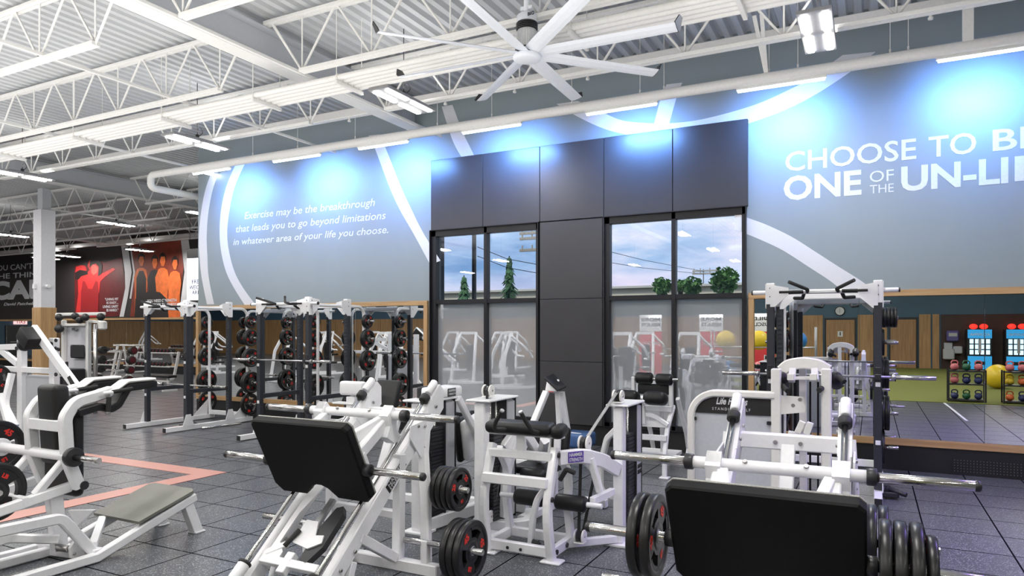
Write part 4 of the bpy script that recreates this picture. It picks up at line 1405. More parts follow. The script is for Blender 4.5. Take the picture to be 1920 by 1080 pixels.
mb.build('frame', M_WHITE, t)
for i, x in enumerate((-3.05, -2.82)):
    mb = MB(); mb.rbox((x, 6.55, .72), (.19, .09, .30), Matrix.Rotation(math.radians(-14), 3, 'X'), .04, 4); mb.build('back_pad', M_PAD, t)
mb = MB(); mb.bar((-2.82, 6.44, .55), (-2.82, 6.47, .78), .07, .03, Y1); mb.bar((-2.94, 6.5, .4), (-2.94, 6.54, .82), .04, .04, Y1); mb.build('pad_bracket', M_WHITE, t)
mb = MB(); mb.rbox((-2.93, 6.25, .50), (.40, .45, .08), None, .035, 4); mb.build('seat_pad', M_PAD, t)
roller(t, (-2.95, 5.9, .50), (-2.70, 5.9, .50), .055)
gripbar(t, [(-2.62, 6.3, .55), (-2.55, 6.2, .62), (-2.5, 6.1, .64)], .018, .03)

# ================================================================== seated leg machine behind the left leg press
t = thing('seated_leg_machine', 'white leg machine with silver tower and white seat shell, behind the stored plates', 'gym machine', (-3.6, 5.8, 0))
stack_tower(t, -3.58, 5.24, 5.74, 1.21, .22)
mb = MB(); mb.rbox((-3.66, 5.62, 1.265), (.22, .42, .11), None, .03, 3); mb.build('head_box', M_WHITE, t)
mb = MB(); mb.rbox((-3.78, 5.60, 1.265), (.05, .40, .12), None, .02, 3); mb.build('head_back', M_BLACKP, t)
mb = MB(); mb.box((-3.548, 5.62, 1.268), (.004, .14, .075), ch=0); mb.build('label_panel', M_BLET, t)
text('label_lettering', 'HAMMER', M_WLET, V((-3.545, 5.56, 1.272)), Y1, Z1, .035, t, fit=.12)
text('label_lettering', 'STRENGTH', M_WLET, V((-3.545, 5.56, 1.242)), Y1, Z1, .030, t, fit=.12)
mb = MB(); rbar(mb, [(-3.55, 5.74, 1.20), (-3.53, 6.05, .82), (-3.50, 6.30, .56)], .05, .075, .2, X1); mb.build('swing_arm', M_WHITE, t)
mb = MB()
for y, z in ((6.20, .70), (6.29, .60)): mb.bolt((-3.49, y, z), X1, .022, .012)
mb.cyl((-3.52, 6.02, .86), (-3.42, 5.96, .86), .018, 12); mb.build('arm_bolts', M_BLACKP, t)
mb = MB(); mb.rbox((-3.60, 6.10, .78), (.10, .36, .42), Matrix.Rotation(math.radians(12), 3, 'X'), .05, 4); mb.build('seat_shell', M_WHITE, t)
mb = MB(); mb.rbox((-3.67, 6.09, .78), (.07, .38, .44), Matrix.Rotation(math.radians(12), 3, 'X'), .03, 4); mb.build('seat_pad', M_PAD, t)
mb = MB(); rbar(mb, [(-3.64, 5.3, .07), (-3.55, 5.9, .07), (-3.5, 6.35, .07)], .08, .12, .3, X1); mb.bar((-3.55, 6.15, .1), (-3.56, 6.15, .62), .06, .06, Y1)
mb.bar((-3.9, 6.35, .05), (-3.1, 6.35, .05), .08, .08); mb.bar((-3.45, 6.2, .62), (-3.3, 6.32, .66), .08, .09)
mb.build('base_frame', M_WHITE, t)
mb = MB(); mb.cyl((-3.58, 5.29, .36), (-3.56, 5.29, .36), .022, 12); mb.build('adjust_knob', M_BLACKP, t)
# a pad machine half hidden behind the left press sled
t = thing('abdominal_machine', 'white machine with slanted black pad, half hidden behind the bare leg press rails', 'gym machine', (-4.9, 6.4, 0))
mb = MB(); mb.rbox(Py(662, 728, 6.2) , (.34, .10, .16), Matrix.Rotation(.0, 3, 'Z'), .03, 3); mb.build('head_box', M_WHITE, t)
c = Py(722, 752, 6.4); mb = MB(); mb.rbox(c, (.34, .09, .50), Matrix.Rotation(math.radians(-22), 3, 'X'), .04, 4); mb.build('pad', M_PAD, t)
c2 = Py(662, 760, 6.2)
mb = MB(); mb.bar(V((c2.x, 6.2, .03)), V((c2.x, 6.2, c2.z + .1)), .12, .10, Y1); mb.bar(V((c2.x - .3, 6.2, .04)), V((c2.x + .9, 6.2, .04)), .08, .08); mb.bar(V((c.x, 6.5, .05)), V((c.x, 6.48, c.z)), .07, .07, Y1)
mb.bar(V((c2.x, 6.2, .06)), V((c.x, 6.5, .06)), .07, .07); mb.box(V((c2.x - .05, 6.2, c2.z + .02)), (.42, .12, .02)); mb.build('frame', M_WHITE, t)

# ================================================================== A-frame stand with angled console by the dark pilaster
t = thing('stretching_machine', 'white A-shaped stand with angled black console in front of the dark pilaster', 'gym machine', (-4.1, 9.3, 0))
yv = 9.75
a = Py(1035, 716, yv)
mb = MB()
rbar(mb, [Py(1024, 735, 9.4), Py(968, 870, 8.7)], .09, .08, 0, X1)
rbar(mb, [Py(1046, 735, yv), Py(1050, 815, yv)], .08, .08, 0, X1)
rbar(mb, [Py(1053, 735, yv), Py(1068, 832, 9.9)], .09, .06, 0, X1)
p = Py(1066, 826, 9.8); mb.box(V((p.x, 9.8, .10)), (.16, .30, .18), ch=.02)
mb.bar(V((p.x, 9.8, .05)), V((p.x, 8.5, .05)), .10, .08)
p2 = Py(968, 872, 8.7); mb.box(V((p2.x, 8.7, .03)), (.4, .1, .06)); mb.bar(V((p2.x, 8.7, .05)), V((p.x, 9.2, .05)), .08, .07)
mb.bar(Py(1068, 813, 9.6), Py(1090, 816, 9.6), .05, .05)
mb.build('frame', M_WHITE, t)
mb = MB(); c = Py(1037, 724, 9.6); mb.rbox(c, (.20, .10, .20), Matrix.Rotation(math.radians(-25), 3, 'X'), .02, 3); mb.build('console_body', M_WHITE, t)
mb = MB(); mb.rbox(Py(1041, 717, 9.55), (.30, .24, .045), Matrix.Rotation(math.radians(40), 3, 'Y') @ Matrix.Rotation(math.radians(15), 3, 'X'), .02, 3); mb.build('console', M_BLACKP, t)
mb = MB(); mb.box(c + V((0, -.075, -.07)), (.08, .004, .03), Matrix.Rotation(math.radians(-25), 3, 'X'), 0); mb.build('red_label', mat('red_label', (.7, .1, .1), .5), t)
M_BLUEP = mat('blue_vinyl', (.05, .12, .30), .45)
mb = MB(); mb.rbox(V((Py(1082, 815, 9.7).x, 9.75, .22)), (.42, .45, .22), None, .05, 3); mb.build('base_cushion', M_BLUEP, t)

# ================================================================== glute-ham bench with rollers
t = thing('hyperextension_bench', 'white hyperextension bench with four short black pads, under a window', 'gym bench', (-2.5, 9.1, 0))
roller(t, (-2.76, 8.9, 1.23), (-2.53, 8.9, 1.23), .075); roller(t, (-2.49, 8.9, 1.22), (-2.27, 8.9, 1.22), .075)
mb = MB(); mb.cyl((-2.78, 8.9, 1.225), (-2.20, 8.9, 1.22), .02, 12); mb.build('roller_axle', M_CHROME, t)
mb = MB(); mb.rbox((-2.55, 9.0, 1.08), (.42, .06, .14), None, .02, 3); mb.build('foot_plate', M_BLACKP, t)
for x0, x1 in ((-2.93, -2.63), (-2.56, -2.27)):
    mb = MB(); mb.rbox(((x0 + x1) / 2, 8.62, 1.0), (x1 - x0, .25, .17), Matrix.Rotation(math.radians(-12), 3, 'X'), .07, 4); mb.build('thigh_pad', M_PAD, t)
mb = MB()
for s, x in ((-1, -2.80), (1, -2.30)):
    rbar(mb, [(x, 8.62, .0), (x, 8.62, .30), (x, 8.75, .62), (x, 9.05, .86)], .055, .06, .3, X1); mb.box((x, 8.62, .01), (.12, .12, .02), ch=.004)
    rbar(mb, [(x + .06, 9.75, .02), (x + .05, 9.55, .45), (x + .02, 9.2, .95)], .05, .06, .5, X1); mb.box((x + .06, 9.75, .01), (.14, .12, .02), ch=.004)
    mb.bar((x, 8.95, .80), (x, 8.93, 1.24), .045, .06, Y1)
mb.build('side_leg', M_WHITE, t)
mb = MB()
mb.bar((-2.82, 8.74, .66), (-2.28, 8.74, .66), .05, .08); mb.bar((-2.82, 8.64, .50), (-2.28, 8.64, .50), .05, .07); mb.bar((-2.82, 8.9, .84), (-2.28, 8.9, .84), .05, .07)
rbar(mb, [(-2.82, 8.7, .70), (-2.62, 8.7, .78), (-2.46, 8.7, .77), (-2.28, 8.7, .66)], .04, .06, .3, Y1)
mb.bar((-2.80, 9.2, .22), (-2.26, 9.2, .22), .3, .05); mb.bar((-2.6, 8.7, .66), (-2.6, 8.65, .9), .07, .05, Y1); mb.bar((-2.45, 9.1, .2), (-2.45, 9.0, 1.0), .05, .05, Y1)
mb.bar((-2.24, 9.6, .12), (-2.24, 9.75, .30), .05, .1)
mb.build('cross_frame', M_WHITE, t)

# ================================================================== standing calf machine behind the right leg press
yC = 6.3
t = thing('standing_calf_machine', 'white standing calf machine with grey shroud and black name panel', 'gym machine', (-.6, yC, 0))
def c_(px, py, y=yC): return Py(px, py, y)
mb = MB(); a0 = c_(1297, 905); a1 = c_(1297, 735); a2 = c_(1453, 738)
mb.path([V((a0.x, yC, 0)), V((a0.x, yC, a1.z)), V((a2.x, yC, a1.z))], .10, .062, side=Y1, r=.22, ch=.012, n=10); mb.build('arch_tube', M_WHITE2, t)
x0, x1 = c_(1302, 800).x, c_(1447, 800).x; zp1 = c_(1375, 744).z; zp0 = c_(1375, 776).z
ol = [(x0, zp0), (x1, zp0), (x1, zp1), (x0 + .19, zp1), (x0 + .08, zp1 - .04), (x0 + .02, zp1 - .11)]
mb = MB(); mb.plate([V((x, yC, z)) for x, z in ol], Y1, .03); mb.build('name_panel', mat('black_name_panel', (.02, .02, .022), .4), t)
o = text('name_lettering', 'Life Fitness', M_WLET, V((c_(1343, 758).x, yC - .018, c_(1343, 757).z)), X1, Z1, .085, t, fit=c_(1402, 757).x - c_(1343, 757).x, shear=.3, bold=.002)
text('name_lettering', 'STANDING CALF', M_WLET, V((c_(1336, 767).x, yC - .018, c_(1340, 768).z)), X1, Z1, .034, t, fit=c_(1407, 767).x - c_(1336, 767).x, spacing=1.5)
mb = MB(); mb.box(((x0 + x1) / 2, yC + .01, (zp0 + .06) / 2), (x1 - x0 - .01, .02, zp0 - .06), ch=.004); mb.build('shroud', mat('light_grey_translucent_shroud', (.56, .58, .64), .35), t)
mb = MB(); mb.box(((x0 + x1) / 2, yC + .2, zp0 / 2), (x1 - x0, .36, zp0), ch=.01); mb.build('stack_housing', M_GREYSH, t)
mb = MB()
for px, py in ((1303, 784), (1443, 793)):
    q = c_(px, py); mb.box(q + V((0, -.02, 0)), (.04, .03, .03), ch=.004)
mb.build('panel_clips', M_BLACKP, t)
for px in (1455.5, 1549.5):
    q = c_(px, 691); mb = MB(); mb.box((q.x, yC, q.z / 2), (.078, .078, q.z), ch=.008); mb.build('upright', M_WHITE2, t)
qL, qR = c_(1455.5, 691), c_(1549.5, 691)
mb = MB(); q = c_(1448, 760); q2 = c_(1508, 745)
mb.plate([c_(1463, 741), c_(1505, 744), c_(1511, 766), c_(1509, 773), c_(1463, 777)], Y1, .014); mb.build('pivot_plate', M_WHITE2, t)
mb = MB()
for px, py in ((1487, 760), (1500, 749)): mb.bolt(c_(px, py) - V((0, .007, 0)), -Y1, .016, .008)
mb.build('pivot_bolts', M_BOLT, t)
# yoke with shoulder pads
yy = 6.46
mb = MB(); rbar(mb, [Py(1466, 695, yy), Py(1478, 684, yy), Py(1505, 680, yy), Py(1535, 684, yy), Py(1553, 695, yy)], .07, .10, .2, Y1); mb.build('yoke', M_WHITE2, t)
mb = MB()
for px in (1487, 1527):
    p = Py(px, 700, yy - .05); mb.bar(Py(px, 688, yy), Py(px - 3 if px < 1500 else px + 2, 715, yy - .1), .055, .045, Y1); mb.box(Py(px - 4 if px < 1500 else px - 2, 707, yy - .16), (.055, .06, .055))
mb.bar(Py(1490, 709, yy - .05), Py(1520, 709, yy - .05), .03, .03)
mb.bar(Py(1505, 690, yy + .1), V((Py(1505, 690, yy + .1).x, yy + .2, .1)), .06, .05, Y1)
mb.build('yoke_arms', M_WHITE2, t)
for px, s in ((1470, 1), (1562, -1)):
    c = Py(px, 712, yy - .05); mb = MB(); mb.rbox(c + V((s * -.02, .05, -.01)), (.11, .30, .12), Matrix.Rotation(math.radians(-15), 3, 'X'), .06, 4); mb.build('shoulder_pad', M_PAD, t)
gripbar(t, [Py(1463, 706, yy - .05), Py(1466, 722, yy - .12), Py(1477, 733, yy - .25)], .022, .03); gripbar(t, [Py(1558, 715, yy - .1), Py(1572, 706, yy - .15), Py(1583, 716, yy - .2)], .022, .03); gripbar(t, [Py(1548, 722, yy - .1), Py(1536, 732, yy - .25)], .022, 0)
mb = MB()
for s in (-1, 1):
    for k in (0, 1):
        mb.cyl(V((-.42 + s * .03, yC - .05, .3 + k * .02)), V((-.42 + s * .03, yC - .05, qL.z - .1)), .008, 8, 0)
mb.build('cables', M_BLACKP, t)
mb = MB(); mb.bar((qL.x, yC, .05), (qR.x, yC, .05), .08, .08); mb.bar((qL.x, yC, .05), (qL.x, yC - .95, .05), .08, .08); mb.bar((qR.x, yC, .05), (qR.x, yC - .95, .05), .08, .08)
mb.bar((a0.x, yC, .04), (qL.x, yC, .04), .08, .08); mb.box(((qL.x + qR.x) / 2, yC - .8, .12), (.5, .25, .08), ch=.02)
mb.bar(Py(1478, 812, yC - .1), Py(1540, 824, yC - .1), .05, .04); mb.bar(Py(1495, 812, yC - .15), Py(1505, 790, yC - .15), .05, .04, Y1); mb.bar(Py(1512, 815, yC - .15), Py(1520, 792, yC - .15), .05, .04, Y1)
mb.build('base_frame', M_WHITE2, t)

# ================================================================== squat machine at lower left
t = thing('squat_machine', 'white plate-loaded squat machine with shoulder pads and grey foot ramp', 'gym machine', (-5.85, 3.6, 0))
PX = lambda px, py, x: Px(px, py, x)
for x, k in ((-5.64, 0), (-6.12, 1)):
    arm = [(x, 3.36, .60), (x, 3.27, .84), (x, 3.25, 1.17), (x, 3.33, 1.285), (x, 3.52, 1.325), (x, 3.62, 1.35)]
    mb = MB(); rbar(mb, arm, .075, .085, .12, X1); mb.build('arm', M_WHITE, t)
    arm2 = [(x, 3.58, 1.345), (x, 3.64, 1.36), (x, 3.74, 1.425), (x, 3.99, 1.430)]
    mb = MB(); rbar(mb, arm2, .13, .025, .05, X1); mb.build('pad_backing', M_WHITE2, t)
    mb = MB(); rbar(mb, [(x, 3.33, 1.20), (x, 3.50, 1.235), (x, 3.60, 1.205), (x, 3.66, 1.235), (x, 3.745, 1.37), (x, 4.0, 1.385)], .13, .06, .05, X1); mb.build('shoulder_pad', M_PAD, t)
    s = 1 if k == 0 else -1
    gripbar(t, [V((x + .09, 3.58, 1.35)), V((x + .09, 3.75, 1.365))], .017, 0); gripbar(t, [V((x + .09, 3.55, 1.31)), V((x + .09, 3.54, 1.19))], .019, 0)
    mb = MB(); mb.cyl(V((x + .09, 3.54, 1.19)), V((x + .09, 3.54, 1.17)), .019, 12); mb.build('grip_end', M_STEEL, t)
    mb = MB(); mb.cyl(V((x + .03, 3.56, 1.335)), V((x + .09, 3.57, 1.335)), .018, 10); mb.cyl(V((x + .09, 3.5, 1.345)), V((x + .09, 3.59, 1.345)), .014, 10); mb.build('grip_mount', M_WHITE, t)
    mb = MB(); mb.bar((x - .11, 2.75, .50), (x - .06, 3.38, .615), .06, .075, Z1, .008); mb.bar((x - .10, 3.08, .58), (x - .04, 3.30, .86), .055, .06, Y1, .008); mb.build('lower_arm', M_WHITE, t)
    mb = MB(); mb.cyl((x - .05, 3.38, .615), (x + .046, 3.38, .615), .036, 18); mb.build('pivot', M_BLACKP, t)
mb = MB(); mb.bar((-6.12, 3.245, 1.10), (-5.64, 3.245, 1.10), .05, .085, Z1); mb.bar((-6.2, 3.0, .56), (-5.7, 3.0, .56), .05, .06, Z1); mb.build('arm_crossbar', M_WHITE, t)
mb = MB(); mb.rbox((-5.88, 3.31, 1.10), (.26, .13, .64), Matrix.Rotation(math.radians(3), 3, 'X'), .04, 4); mb.build('head_pad', M_PAD, t)
mb = MB(); mb.rbox((-5.86, 3.37, .86), (.44, .09, .68), None, .04, 4); mb.build('back_pad', M_PAD, t)
mb = MB(); mb.cyl((-6.56, 3.26, .865), (-5.55, 3.26, .865), .040, 20); mb.cyl((-6.58, 3.26, .865), (-6.55, 3.26, .865), .075, 24); mb.build('horn_tube', M_WHITE, t)
for s, a, b in ((1, -5.55, -5.22), (-1, -6.58, -6.90)):
    mb = MB(); mb.cyl((a, 3.26, .865), (b, 3.26, .865), .0245, 18); mb.build('plate_horn', M_CHROME, t)
mb = MB(); mb.cyl((-5.57, 3.26, .865), (-5.52, 3.26, .865), .075, 24); mb.build('horn_collar', M_BLACKP, t)
# base: side rails climbing under the ramp, centre post, levers
for x in (-5.50, -6.0):
    mb = MB(); rbar(mb, [(x, 2.75, .045), (x, 3.42, .045), (x, 3.80, .17), (x, 4.32, .335)], .065, .075, .10, X1); mb.build('side_rail', M_WHITE, t)
    mb = MB(); mb.bar((x - .02, 4.24, .31), (x - .02, 4.36, .0), .08, .09, Y1); mb.box((x - .02, 4.36, .008), (.11, .11, .016), ch=.004); mb.build('ramp_leg', M_WHITE, t)
mb = MB(); mb.bar((-6.12, 3.33, .06), (-5.5, 3.44, .06), .08, .09); mb.bar((-6.13, 2.75, .05), (-6.13, 3.35, .05), .07, .08)
mb.bar((-5.80, 3.30, .10), (-5.78, 3.24, .58), .085, .10, Y1); mb.plate([(-5.70, 3.32, .42), (-5.52, 3.42, .42), (-5.68, 3.38, .28)], V((0, 1, 0)), .03)
mb.bar((-5.6, 3.45, .12), (-5.95, 3.75, .22), .06, .05); mb.build('base_frame', M_WHITE, t)
mb = MB(); rbar(mb, [(-5.55, 2.70, .42), (-5.55, 3.17, .41), (-5.55, 3.42, .07)], .06, .08, .10, X1); mb.build('curved_lever', M_WHITE, t)
mb = MB(); rbar(mb, [(-5.95, 2.74, .10), (-5.93, 2.86, .24), (-5.90, 2.98, .26), (-5.72, 3.25, .20)], .07, .07, .12); mb.build('link_arm', M_WHITE, t)
mb = MB(); mb.plate([(-5.62, 3.28, .06), (-5.62, 3.40, .06), (-5.62, 3.38, .17), (-5.62, 3.32, .20), (-5.62, 3.27, .14)], X1, .03); mb.build('hinge_plate', M_WHITE, t)
mb = MB(); mb.bolt((-5.60, 3.34, .15), X1, .018, .012); mb.bolt((-5.60, 3.30, .09), X1, .012, .01); mb.cyl((-5.75, 3.26, .13), (-5.64, 3.28, .13), .028, 14); mb.build('hinge_bolts', M_BOLT, t)
# ramp
mb = MB()
q = [Px(262, 987, -5.46) + V((0, 0, .01)), Px(364, 928, -5.46) + V((0, 0, .01))]
w = .62
up = (q[1] - q[0]).normalized()
P = [q[0], q[0] + up * .44, q[1] - up * .0, q[1] - X1 * .05 + up * .03, q[1] - X1 * (w - .05) + up * .03, q[1] - X1 * w, q[0] + up * .1 - X1 * (w + .0), q[0] - X1 * w]
mb.plate(P, X1.cross(up), .025, .02); mb.build('foot_ramp', mat('grey_rubber_ramp', (.20, .20, .175), .55, noise=.08, nscale=5, bump=.3, bscale=600), t)
weight_plate(45, -6.64, 3.26, .865, 'big black plate on the upper horn of the squat machine', spin=.4)
for k, (x, y, z) in enumerate(((-5.86, 2.86, .64), (-5.94, 2.60, .26))):
    weight_plate(45, x, y, z, 'big black plate stored low on the squat machine, %s' % ['upside-down red numbers', 'lowest one barely in the frame'][k], spin=2.6)
mb = MB(); mb.cyl((-6.2, 2.86, .64), (-5.78, 2.86, .64), .0245, 14); mb.cyl((-6.2, 2.60, .26), (-5.86, 2.60, .26), .0245, 14); mb.build('storage_horn', M_CHROME, t)
# ================================================================== power racks
YF_, YR_, YW_ = 8.68, 9.63, 10.09
ZK = 2.40
def power_rack(xl, xr, label, pegs):
    t = thing('power_rack', label, 'power rack', ((xl + xr) / 2, 9.3, 0))
    for x, s in ((xl, -1), (xr, 1)):
        for y, nm in ((YF_, 'front_upright'), (YR_, 'rear_upright')):
            mb = MB(); mb.box((x, y, (ZK - .16) / 2 + .02), (.080, .085, ZK - .32), ch=.006)
            # notched hole strip facing inside the rack
            yy = y + (.040 if y == YF_ else -.040)
            for k in range(30):
                mb.box((x, yy + (.006 if y == YF_ else -.006), .32 + k * .060), (.05, .014, .030), ch=.003)
            up = mb.build(nm, M_DKGREY, t)
            # white head bracket with gusset
            mb = MB(); mb.box((x, y, ZK - .115), (.092, .092, .25), ch=.005)
            q = -s
            mb.plate([(x, y - .050, ZK - .27), (x + q * .05, y - .050, ZK - .27), (x + q * .20, y - .050, ZK - .13), (x + q * .20, y - .050, ZK - .05), (x, y - .050, ZK - .01)], Y1, .008)
            dy = 1 if y == YF_ else -1
            mb.plate([(x + s * .050, y - dy * .045, ZK - .29), (x + s * .050, y + dy * .05, ZK - .29), (x + s * .050, y + dy * .20, ZK - .14), (x + s * .050, y + dy * .20, ZK - .03), (x + s * .050, y - dy * .045, ZK - .0)], X1, .008)
            hb = mb.build('head_bracket', M_WHITE, up)
            mb = MB(); mb.box((x, y, ZK + .003), (.082, .082, .006), ch=.002)
            for dz in (-.05, -.15): mb.bolt((x - .0, y - .046, ZK + dz), -Y1, .010, .006)
            for dz in (-.05, -.12): mb.bolt((x + s * .05, y + dy * .02, ZK + dz), X1 * s, .010, .006)
            mb.build('bracket_cap', M_BLACKP, up)
            # base gusset
            mb = MB(); mb.plate([(x + s * .046, y - .12, .09), (x + s * .046, y + .12, .09), (x + s * .046, y + .05, .30), (x + s * .046, y - .05, .30)], X1, .008)
            mb.build('base_gusset', M_WHITE, up)
        # base rail
        mb = MB(); mb.box((x, (8.22 + 10.2) / 2, .055), (.08, 10.2 - 8.22, .085), ch=.006); br_ = mb.build('base_rail', M_WHITE, t)
        mb = MB(); mb.box((x, 8.216, .055), (.076, .012, .08), ch=.002); mb.build('rail_cap', M_BLACKP, br_)
        # top tube to the bent white storage upright
        mb = MB(); mb.path([(x, YF_ + .05, ZK - .12), (x, YW_, ZK - .12), (x, YW_, .08)], .055, .055, side=X1, r=.16, ch=.014, n=8)
        mb.plate([(x, YW_ - .05, .10), (x, YW_ + .06, .10), (x, YW_ + .03, .42), (x, YW_ - .03, .42)], X1, .01)
        mb.plate([(x, YW_ - .03, .42), (x, YW_ - .40, .10), (x, YW_ - .03, .10)], X1, .01)
        su = mb.build('storage_upright', M_WHITE, t)
        mb = MB()
        for k in range(13): mb.bolt((x + s * .0275, YW_, .5 + k * .13), X1 * s, .008, .003)
        mb.build('upright_holes', M_BLACKP, su)
        # safety arm
        mb = MB(); mb.box((x - s * .0, (YF_ + YR_) / 2, .72), (.045, YR_ - YF_ - .08, .075), ch=.006); mb.build('safety_arm', M_DKGREY, t)
        mb = MB()
        for zz in (.62, 1.26): mb.box((x, YF_ - .043, zz), (.05, .014, .05), ch=.003)
        mb.build('pin_plate', M_WHITE, t)
        # J-hook
        mb = MB(); mb.box((x, YF_ - .075, 1.32), (.06, .075, .022), ch=.004); mb.box((x, YF_ - .11, 1.345), (.06, .016, .06), ch=.004); mb.box((x, YF_ - .044, 1.38), (.06, .014, .14), ch=.004)
        mb.build('bar_hook', M_BLACKP, t)
        # storage pegs
        for z in (2.02, 1.70, 1.30, .80, .36):
            mb = MB(); mb.cyl((x + s * .02, YW_, z), (x + s * .24, YW_, z), .0235, 14)
            mb.build('storage_peg', M_CHROME, su)
        # band bar out from the head
        mb = MB(); mb.cyl((x + s * .03, YF_, ZK - .10), (x + s * .20, YF_, ZK - .10), .026, 14, .006); ss = mb.build('side_stub', M_WHITE, t)
        mb = MB(); mb.cyl((x + s * .20, YF_, ZK - .10), (x + s * .215, YF_, ZK - .10), .027, 14); mb.build('stub_cap', M_BLACKP, ss)
    # cross members
    mb = MB(); mb.box(((xl + xr) / 2, YF_, ZK - .10), (xr - xl - .07, .06, .05), ch=.012); mb.build('front_crossbar', M_WHITE, t)
    mb = MB(); mb.box(((xl + xr) / 2, YR_, ZK - .11), (xr - xl - .07, .06, .08), ch=.008); mb.build('rear_crossbar', M_WHITE, t)
    mb = MB(); mb.box(((xl + xr) / 2, YW_, .14), (xr - xl, .06, .09), ch=.006); mb.build('rear_base_bar', M_WHITE, t)
    xm = (xl + xr) / 2
    for s in (-1, 1):
        gripbar(t, [(xm + s * .46, YF_ - .04, ZK - .10), (xm + s * .20, YF_ - .04, ZK - .10)], .021, 0, name='pull_up_grip')
        gripbar(t, [(xm + s * .16, YF_ - .02, ZK - .10), (xm + s * .15, YF_ - .12, ZK - .08), (xm + s * .33, YF_ - .30, ZK + .0)], .020, .04, name='pull_up_grip')
        gripbar(t, [(xm + s * .20, YF_ + .03, ZK - .12), (xm + s * .22, YF_ + .10, ZK - .17), (xm + s * .32, YF_ + .24, ZK - .16)], .020, .04, name='pull_up_grip')
    return t
RX = [(-12.38, -11.26), (-9.38, -8.27), (-1.053, .065)]
rk = ['power rack with charcoal uprights at the free end of the blue wall', 'power rack with charcoal uprights behind the bare leg press', 'power rack with charcoal uprights before the kettlebell mirror']
racks = [power_rack(a, b, l, None) for (a, b), l in zip(RX, rk)]
for o in racks:
    pass
SZ = (10, 25, 35, 45, 45)
ZS_ = (2.02, 1.70, 1.30, .80, .36)
hn = ['top peg', 'second peg down', 'middle peg', 'fourth peg down', 'lowest peg']
rn_ = ['wall-end rack', 'rack behind bare leg press', 'kettlebell-mirror rack']
for ri, (xl_, xr_) in enumerate(RX):
    for s, x in ((-1, xl_), (1, xr_)):
        for pi, (lb, z) in enumerate(zip(SZ, ZS_)):
            n = 2 if pi in (0, 1) else (2 if pi in (2, 3) else 1)
            if ri == 2 and s == 1 and pi == 0: n = 5
            if ri == 2 and s == 1 and pi == 1: lb = 25; n = 1
            th = PLATE_SIZES[lb][1]
            for k in range(n):
                weight_plate(lb, x + s * (.062 + th * (k + .0) * 1.02 + (0 if n < 5 else -.01)), YW_, z,
                             'black plate, %s, %s side, %s, %s' % (rn_[ri], ('column' if ri < 2 else 'window') if s < 0 else ('window' if ri < 2 else 'kettlebell'), hn[pi], ['inner one', 'second out', 'third out', 'fourth out', 'outermost'][k] if n > 1 else 'alone'),
                             spin=random.random() * 2)

# ------------------------------------------------------------------ barbells
def barbell(x0, x1, y, z, label):
    t = thing('barbell', label, 'barbell', ((x0 + x1) / 2, y, z))
    sl = .415
    mb = MB(); mb.cyl((x0 + sl, y, z), (x1 - sl, y, z), .0145, 14); mb.build('shaft', M_STEEL, t)
    for a, s in ((x0, 1), (x1, -1)):
        mb = MB(); mb.cyl((a, y, z), (a + s * sl, y, z), .025, 18); mb.cyl((a + s * (sl - .03), y, z), (a + s * sl, y, z), .036, 18); mb.build('sleeve', M_CHROME, t)
    return t
barbell(-1.59, .61, YF_ - .085, 1.348, 'steel barbell across the hooks of the rack before the kettlebell mirror')
barbell(-12.92, -10.72, 9.1, .79, 'steel barbell lying on the safety arms of the wall-end power rack')
barbell(-9.93, -7.73, YF_ - .085, 1.348, 'steel barbell on the hooks of the rack behind the bare leg press')
# bar lying on the floor by the leftmost rack
a, b = Pz(378, 803, .03), Pz(452, 794, .03)
mb = MB(); mb.cyl(a, b, .022, 14); tag(mb.build('steel_bar', M_CHROME), 'thin steel bar lying on the floor beside the wall-end power rack', 'bar')
# landmine pivot in front of the leftmost rack
p = Pz(352, 795, .06)
t = thing('landmine_pivot', 'small black pivoting bar holder on the base of the wall-end power rack', 'bar holder', p)
mb = MB(); mb.box(p + V((0, -.08, -.02)), (.10, .14, .05)); mb.cyl(p + V((0, 0, -.03)), p + V((0, 0, .06)), .03, 14); mb.build('pivot', M_BLACKP, t)
mb = MB(); mb.cyl(p + V((0, 0, .06)), Pz(375, 798, .04), .03, 14); mb.build('bar_sleeve', M_BLACKP, t)
p = Pz(1668, 926, .05)
t = thing('landmine_pivot', 'small black pivoting bar holder at the foot of the kettlebell-mirror rack', 'bar holder', p)
mb = MB(); mb.box(p, (.18, .14, .06), None, .01); mb.cyl(p + V((-.02, 0, 0)), p + V((-.02, 0, .09)), .03, 14); mb.build('pivot', M_BLACKP, t)
mb = MB(); mb.cyl(p + V((-.02, 0, .06)), p + V((.16, -.08, .02)), .028, 14); mb.build('bar_sleeve', M_BLACKP, t)

# ================================================================== rear left: machine with slanted pad
t = thing('row_machine', 'tall white machine with a slanted black block pad, behind the squat machine', 'gym machine', (-11, 6.0, 0))
yL = 6.0
def q_(px, py, y=yL): return Py(px, py, y)
for px0, px1, top in ((36, 47, 633), (96, 108, 633)):
    x = q_((px0 + px1) / 2, 700).x; w = abs(q_(px1, 700).x - q_(px0, 700).x)
    mb = MB(); mb.box((x, yL, q_(40, top).z / 2), (w * .8, .09, q_(40, top).z), ch=.008); mb.build('upright', M_WHITE, t)
z = q_(40, 693).z
mb = MB(); mb.box(((q_(-60, 693).x + q_(100, 693).x) / 2, yL, z), (q_(100, 693).x - q_(-60, 693).x, .08, .085), ch=.008); mb.build('crossbar', M_WHITE, t)
x0, x1 = q_(41, 700).x, q_(95, 700).x
mb = MB(); mb.box(((x0 + x1) / 2, yL + .1, z / 2 - .03), (x1 - x0 - .10, .16, z - .1), ch=.02); mb.build('shroud', M_GREYSH, t)
mb = MB()
for x in (x0 + .02, x1 - .03): mb.box((x, yL + .1, z / 2 - .03), (.05, .18, z - .1), ch=.01)
